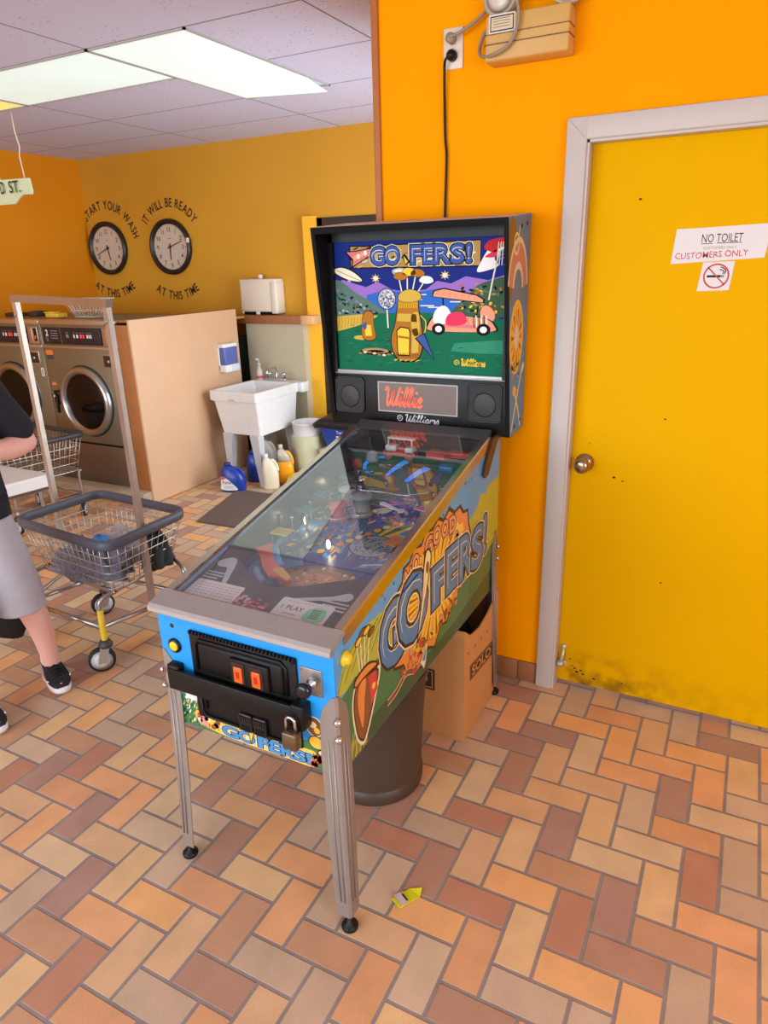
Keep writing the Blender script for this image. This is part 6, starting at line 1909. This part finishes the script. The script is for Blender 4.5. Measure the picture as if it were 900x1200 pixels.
def cloth_heap(name, c, rx, ry, h, seed, mats, label, fold=7.0, rough=.35, cat='clothing', group=None):
    m = MB(); N, K = 44, 16
    rings = []
    for k in range(K + 1):
        f = k / K; ph = PI / 2 * f
        ring = []
        for q in range(N):
            th = 2 * PI * q / N
            n1 = noise.noise(Vector((math.cos(th) * fold * .35 + seed, math.sin(th) * fold * .35, f * fold * .4)))
            n2 = noise.noise(Vector((math.cos(th) * fold + seed * 2, math.sin(th) * fold, f * fold)))
            kk = 1 + rough * n1 + rough * .5 * n2
            r = math.cos(ph) ** .7 if f < 1 else 0.0
            ring.append(Vector((c[0] + rx * r * kk * math.cos(th), c[1] + ry * r * kk * math.sin(th), c[2] + h * math.sin(ph) * (1 + rough * 1.1 * n1 + rough * .7 * n2))))
        rings.append(ring)
    m.loft(rings, 0)
    return tag(m.build(name, mats), label, cat, group)
plaid = mat('grey_plaid_cloth', (128, 130, 146), .9, vary=.75, scale=70)
cloth_heap('folded_shirt', (-2.43, .36, .371), .205, .13, .125, 1.5, plaid, 'heap of crumpled grey patterned clothes lying in the front of the laundry cart')
cloth_heap('folded_jacket', (-2.20, .53, .371), .065, .085, .15, 4.2, mat('dark_green_cloth', (50, 60, 58), .85, vary=.25), 'dark green crumpled garment at the right end of the laundry cart basket')
cloth_heap('white_towel', (-2.38, .54, .371), .13, .075, .135, 7.7, mat('white_cotton', (214, 208, 204), .9, vary=.05), 'white crumpled cloth behind the grey clothes in the laundry cart', cat='towel')
cloth_heap('blue_cloth', (-2.36, .36, .50), .05, .04, .055, 9.1, mat('light_blue_cloth', (92, 160, 226), .85), 'small light blue cloth on top of the grey clothes in the cart', rough=.2)

# second cart in front of the washers
t = thing('laundry_cart', 'empty wire laundry cart parked in front of the washers', 'laundry cart', (-4.3, 1.40, 0), 'laundry carts')
R2 = [(-4.72, 1.06), (-4.06, 1.06), (-3.97, 1.66), (-4.66, 1.72)]
m = MB(); sweep_rim(m, rounded_quad(R2, .06, .605), .017, .012); m.build('rim', mat('black_bumper_plastic', (52, 50, 50), .5), t)
wire_body(R2, .59, .345, .06, 4, .042).build('wire_basket', wire_m, t)
B2 = [(-4.60, 1.12), (-4.10, 1.12), (-4.03, 1.60), (-4.58, 1.62)]
m = MB()
m.tube([(*p, .17) for p in B2], .0105, 0, 10, True)
for p, q in zip(B2, inset(R2, .07)):
    m.tube(catmull([(*p, .17), (p[0], p[1], .28), (p[0] * .7 + q[0] * .3, p[1] * .7 + q[1] * .3, .33), (*q, .34)], 5), .010, 0, 10)
m.tube([(-4.07, 1.36, .17), (-4.07, 1.36, .335)], .010, 0, 10)
m.build('base_frame', cart_metal, t)
for (x, y), an in zip(B2, (2.6, .4, 2.2, 2.9)):
    castor(t, x, y, .05, an, .17)

# low white-topped bench by the left edge
t = thing('folding_table', 'low white-topped folding table with metal legs at the left edge behind the person', 'table', (-3.85, .86, 0))
TC = [(-4.45, .62), (-3.60, .62), (-3.53, 1.03), (-4.45, 1.03)]
m = MB(); tp = rounded_quad(TC, .05, .52)
m.loft([[p + Vector((0, 0, -.06)) for p in tp], [p + Vector((0, 0, .0)) for p in tp], [p + Vector((0, 0, .012)) for p in rounded_quad(inset(TC, .012), .05, .52)]], 0, False)
m.build('table_top', mat('white_laminate', (226, 222, 218), .4, vary=.02), t)
m = MB(); m.loft([[p + Vector((0, 0, -.085)) for p in rounded_quad(inset(TC, .02), .05, .52)], [p + Vector((0, 0, -.0605)) for p in rounded_quad(inset(TC, .012), .05, .52)]], 0, False)
m.build('table_apron', mat('brown_board_edge', (96, 76, 58), .6), t)
for x0_ in (-3.62, -4.36):
    m = MB(); m.tube(catmull([(x0_, .66, .012), (x0_, .66, .37), (x0_, .69, .423), (x0_, .95, .423), (x0_, .985, .37), (x0_, .985, .012)], 6), .0115, 0, 10)
    m.build('leg', cart_metal, t)
m = MB(); m.tube([(-4.36, .70, .41), (-3.62, .70, .41)], .009, 0, 8); m.build('crossbar', cart_metal, t)

# ------------------------------------------------------------------ the person
PA = Vector((-2.38, -.02, 0)); PT = Vector((.536, .844, 0)); PN = Vector((.844, -.536, 0))
def B(s, f, z):
    return PA + PT * s + PN * f + Vector((0, 0, z))
def remeshed(mb, name, mats, parent, voxel=.009, smooth=6):
    o = mb.build(name, mats, parent)
    md = o.modifiers.new('r', 'REMESH'); md.mode = 'VOXEL'; md.voxel_size = voxel
    sm = o.modifiers.new('s', 'SMOOTH'); sm.factor = .5; sm.iterations = smooth
    dg = bpy.context.evaluated_depsgraph_get()
    me = bpy.data.meshes.new_from_object(o.evaluated_get(dg))
    o.modifiers.clear()
    old = o.data
    o.data = me
    bpy.data.meshes.remove(old)
    for p in me.polygons:
        p.use_smooth = True
    return o
def limb(m, pts, rad, k=6, n=16):
    P = catmull(pts, k); R = [v.x for v in catmull([(r, 0, 0) for r in rad], k)]
    m.tube(P, R, 0, n)
    for p, r in ((P[0], R[0]), (P[-1], R[-1])):
        ball(m, p, r * .99)
def ball(m, c, r, sx_=1, sy_=1, sz_=1, n=14):
    prof = [(r * math.sin(PI * (q + .02) / (n + .04)), -r * sz_ * math.cos(PI * (q + .02) / (n + .04))) for q in range(n + 1)]
    c = Vector(c); vs = []
    K = 20
    for (rr_, z) in prof:
        for w in range(K):
            th = 2 * PI * w / K
            vs.append(c + PT * (rr_ * sx_ * math.cos(th)) + PN * (rr_ * sy_ * math.sin(th)) + Vector((0, 0, z)))
    fs = []
    for q in range(n):
        for w in range(K):
            fs.append((q * K + w, q * K + (w + 1) % K, (q + 1) * K + (w + 1) % K, (q + 1) * K + w))
    fs.append(tuple(range(K - 1, -1, -1))); fs.append(tuple(n * K + w for w in range(K)))
    m.add(vs, fs, 0, True)
def ell_ring(s, f, z, a_, b_, n=28):
    return [B(s + a_ * math.cos(2 * PI * q / n), f + b_ * math.sin(2 * PI * q / n), z) for q in range(n)]
skin = mat('fair_skin', (240, 184, 166), .55, vary=.06, scale=12)
ps = thing('person', 'person in black T-shirt and grey shorts standing at the left edge', 'person', B(-.16, .08, 0))
TS, TF = -.175, .03
m = MB()
# trunk, neck, head
m.loft([ell_ring(TS, TF, .80, .12, .10), ell_ring(TS, TF, .88, .165, .115), ell_ring(TS, TF, 1.02, .14, .10), ell_ring(TS, TF, 1.18, .155, .11), ell_ring(TS, TF, 1.30, .165, .105), ell_ring(TS, TF, 1.37, .13, .08), ell_ring(TS, TF, 1.41, .06, .06)], 0)
limb(m, [B(TS, TF, 1.36), B(TS, TF + .005, 1.44), B(TS, TF + .02, 1.50)], [.058, .055, .055])
ball(m, B(TS, TF + .03, 1.59), .10, .78, .98, 1.16); ball(m, B(TS, TF + .055, 1.52), .062, .85, .95, .9)
m.loft([[B(TS - .012, TF + .115, 1.60), B(TS + .012, TF + .115, 1.60), B(TS, TF + .10, 1.61)], [B(TS - .018, TF + .115, 1.565), B(TS + .018, TF + .115, 1.565), B(TS, TF + .148, 1.568)], [B(TS - .012, TF + .11, 1.553), B(TS + .012, TF + .11, 1.553), B(TS, TF + .12, 1.553)]], 0)
for s_ in (-1, 1):
    ball(m, B(TS + s_ * .08, TF + .015, 1.58), .03, .35, .6, 1.05)
limb(m, [B(TS - .022, TF + .112, 1.527), B(TS, TF + .12, 1.525), B(TS + .022, TF + .112, 1.527)], [.006, .009, .006])
# left arm, bent, with the hand at the belly
def hand(m, wr, d, side, up_):
    """palm and five curled fingers, pointing along d"""
    d = d.normalized(); w = up_.normalized(); nrm = d.cross(w).normalized() * side
    pc = wr + d * .045
    m.loft([[wr + d * x + w * (sy_ * ww) + nrm * (sz_ * tt) for sy_, sz_ in ((-1, -.6), (-.5, -1), (.5, -1), (1, -.6), (1, .6), (.5, 1), (-.5, 1), (-1, .6))] for x, ww, tt in ((-.01, .024, .020), (.03, .036, .016), (.07, .041, .014), (.092, .038, .011))], 0)
    for q, (off, ln) in enumerate(((.031, .070), (.011, .080), (-.010, .074), (-.030, .058))):
        b0 = wr + d * .082 + w * off
        p = [b0, b0 + d * ln * .42 + nrm * .006, b0 + d * ln * .72 + nrm * .022, b0 + d * ln * .86 + nrm * .042]
        limb(m, p, [.0095, .009, .0085, .007], 4, 10)
    b0 = wr + d * .02 + w * .03
    limb(m, [b0, b0 + d * .028 + w * .022 + nrm * .01, b0 + d * .055 + w * .024 + nrm * .024], [.012, .011, .0085], 4, 10)
SHL, ELL, WRL = B(-.03, .0, 1.32), B(.105, -.02, 1.065), B(-.07, .16, 1.075)
limb(m, [B(-.10, TF, 1.33), SHL, B(.05, -.015, 1.19), ELL], [.06, .06, .05, .042])
limb(m, [ELL, B(.04, .05, 1.06), WRL], [.043, .044, .028])
hand(m, WRL, B(-.24, .22, 1.08) - B(-.07, .16, 1.075), 1, Vector((0, 0, 1)))
SHR, ELR, WRR = B(-.33, .02, 1.32), B(-.44, -.02, 1.08), B(-.30, .17, 1.06)
limb(m, [B(-.25, TF, 1.33), SHR, B(-.395, .0, 1.2), ELR], [.06, .06, .05, .042])
limb(m, [ELR, B(-.40, .07, 1.065), WRR], [.043, .043, .028])
hand(m, WRR, B(-.19, .24, 1.05) - B(-.30, .17, 1.06), -1, Vector((0, 0, 1)))
# legs
limb(m, [B(-.09, .03, .86), B(-.07, .04, .66), B(-.035, .045, .47)], [.085, .078, .055])
limb(m, [B(-.035, .045, .47), B(.005, .015, .33), B(.022, .005, .2), B(.03, .0, .08)], [.055, .055, .043, .036])
limb(m, [B(-.26, .04, .86), B(-.26, .12, .66), B(-.25, .18, .47)], [.085, .078, .055])
limb(m, [B(-.25, .18, .47), B(-.25, .17, .33), B(-.25, .17, .2), B(-.25, .18, .08)], [.055, .055, .043, .036])
for (s0, f0, s1, f1) in ((.028, -.03, .045, .14), (-.255, .15, -.20, .30)):
    limb(m, [B(s0, f0, .05), B((s0 + s1) / 2, (f0 + f1) / 2, .045), B(s1, f1, .035)], [.026, .026, .02])
remeshed(m, 'body', skin, ps, .0075, 5)
for s_ in (-1, 1):
    m = MB(); ball(m, B(TS + s_ * .032, TF + .115, 1.592), .012, 1, .6, .7, 8); m.build('eye', [mat('eye_white_iris', (92, 74, 62), .2)], ps)
m = MB(); ball(m, B(TS, TF + .012, 1.628), .107, .82, .98, 1.02); ball(m, B(TS, TF - .03, 1.60), .10, .82, .85, 1.2); remeshed(m, 'hair', mat('short_brown_hair', (70, 48, 34), .8, vary=.3, scale=90), ps, .009, 3)
# T-shirt: trunk and short sleeves
m = MB()
m.loft([ell_ring(TS, TF, .685, .178, .135), ell_ring(TS, TF, .75, .178, .132), ell_ring(TS, TF, .90, .172, .126), ell_ring(TS, TF, 1.05, .170, .124), ell_ring(TS, TF, 1.2, .178, .128), ell_ring(TS, TF, 1.31, .182, .118), ell_ring(TS, TF, 1.38, .14, .09), ell_ring(TS, TF, 1.415, .07, .068)], 0)
limb(m, [B(-.11, TF, 1.325), SHL + Vector((0, 0, .0)), B(.03, -.01, 1.215), B(.078, -.018, 1.125)], [.075, .076, .072, .070])
limb(m, [B(-.24, TF, 1.325), SHR, B(-.37, .005, 1.23), B(-.41, -.01, 1.15)], [.075, .076, .070, .068])
for q in range(5):
    limb(m, [B(TS + .17, TF - .06 + .03 * q, .78 + .03 * q), B(TS + .165, TF - .02 + .02 * q, 1.0)], [.012, .006])
remeshed(m, 't_shirt', mat('black_navy_cotton', (24, 25, 34), .85, vary=.2, scale=30), ps, .009, 4)
m = MB()
m.loft([ell_ring(TS, TF, .66, .165, .12), ell_ring(TS, TF, .78, .168, .124), ell_ring(TS, TF, .92, .155, .115)], 0)
m.loft([ell_ring(-.09, .04, .80, .09, .105), ell_ring(-.06, .045, .62, .096, .112), ell_ring(-.042, .05, .48, .098, .112), ell_ring(-.040, .05, .395, .098, .110)], 0)
m.loft([ell_ring(-.26, .05, .80, .09, .105), ell_ring(-.26, .11, .62, .098, .115), ell_ring(-.255, .15, .48, .10, .115), ell_ring(-.255, .17, .385, .10, .115)], 0)
remeshed(m, 'shorts', mat('heather_grey_jersey', (182, 178, 184), .9, vary=.10, scale=14, bump=.8), ps, .008, 3)
# shoes
def shoe(s0, f0, s1, f1):
    a_, b_ = B(s0, f0, 0), B(s1, f1, 0)
    d = (b_ - a_).normalized(); w = Vector((d.y, -d.x, 0)); L = (b_ - a_).length
    def outline(k, z, e=0.0):
        pts = []
        for q in range(28):
            th = 2 * PI * q / 28
            x = .5 + .5 * math.cos(th); y = math.sin(th)
            wd = (.034 + .016 * x) * k
            pts.append(a_ + d * (L * (x * (1 + 2 * e) - e)) + w * (wd * y * (abs(y) ** -.25 if abs(y) > .01 else 1)) + Vector((0, 0, z + (.012 * max(0, x - .7) / .3 if z < .02 else 0))))
        return pts
    m = MB(); m.loft([outline(.94, .001), outline(1.04, .008, .01), outline(1.06, .024, .012), outline(1.0, .038, .0)], 0)
    sole = m.build('shoe_sole', mat('white_foam_sole', (232, 228, 226), .5), ps)
    m = MB()
    c = a_ + d * (L * .27)
    rr_ = []
    for x, wd, h in ((-.005, .016, .085), (.03, .029, .098), (.12, .036, .098), (.25, .038, .092), (.36, .040, .094), (.45, .043, .088), (.56, .046, .076), (.68, .047, .066), (.8, .044, .060), (.9, .036, .054), (.97, .022, .046)):
        p = a_ + d * (L * x)
        ring = []
        for q in range(18):
            th = 2 * PI * q / 18
            cy, cz = math.cos(th), math.sin(th)
            ring.append(p + w * (wd * (abs(cy) ** .8) * (1 if cy >= 0 else -1)) + Vector((0, 0, .032 + (h - .032) * (.5 + .5 * cz))))
        rr_.append(ring)
    m.loft(rr_, 0)
    u_ = m.build('shoe_upper', mat('black_mesh_upper', (26, 25, 28), .8, vary=.3, scale=150), ps)
    k = MB()
    for q in range(5):
        p = a_ + d * (L * (.42 + .075 * q)) + Vector((0, 0, .089 - .0065 * q))
        k.tube([p - w * .022 - Vector((0, 0, .004)), p + Vector((0, 0, .006)), p + w * .022 - Vector((0, 0, .004))], .0035, 0, 6)
    k.build('laces', black_pl, u_)
    k = MB()
    for s_ in (-1, 1):
        P = [a_ + d * (L * x) + w * (s_ * y) + Vector((0, 0, z)) for x, y, z in ((.42, .048, .052), (.55, .051, .044), (.68, .049, .05), (.78, .044, .058))]
        k.tube(P, .003, 0, 6)
    k.build('side_stripe', mat('white_stripe', (226, 226, 226), .5), u_)
    sk = MB(); limb(sk, [c + d * (-.005) + Vector((0, 0, .09)), c + d * (-.008) + Vector((0, 0, .135))], [.039, .036]); sk.build('sock', mat('white_sock', (226, 222, 222), .9), ps)
shoe(.018, -.085, .05, .165)
shoe(-.275, .09, -.195, .325)
# dark bag hanging behind the knee
m = MB()
c0 = B(-.12, -.12, 0)
def bag_ring(z, a_, b_, off):
    return [c0 + PT * (a_ * math.cos(2 * PI * q / 24) + off) + PN * (b_ * math.sin(2 * PI * q / 24) + .012 * noise.noise(Vector((q * .8, z * 9, 1)))) + Vector((0, 0, z)) for q in range(24)]
m.loft([bag_ring(.19, .025, .02, .04), bag_ring(.215, .06, .035, .02), bag_ring(.28, .11, .055, .0), bag_ring(.38, .135, .06, -.01), bag_ring(.48, .13, .045, -.01), bag_ring(.50, .12, .03, -.01)], 0)
t = thing('tote_bag', 'soft black bag hanging behind the left leg of the person', 'bag', c0 + Vector((0, 0, .19)))
m.build('bag_body', mat('black_nylon', (26, 25, 25), .7, vary=.2), t)
m = MB(); m.tube(catmull([c0 + PT * -.1 + Vector((0, 0, .49)), c0 + PT * -.12 + PN * -.02 + Vector((0, 0, .75)), B(-.27, -.12, 1.1), B(-.30, -.06, 1.36), B(-.29, .03, 1.415), B(-.28, .13, 1.33), B(-.22, .17, 1.15)], 6), .010, 0, 8)
m.build('bag_strap', black_pl, t)
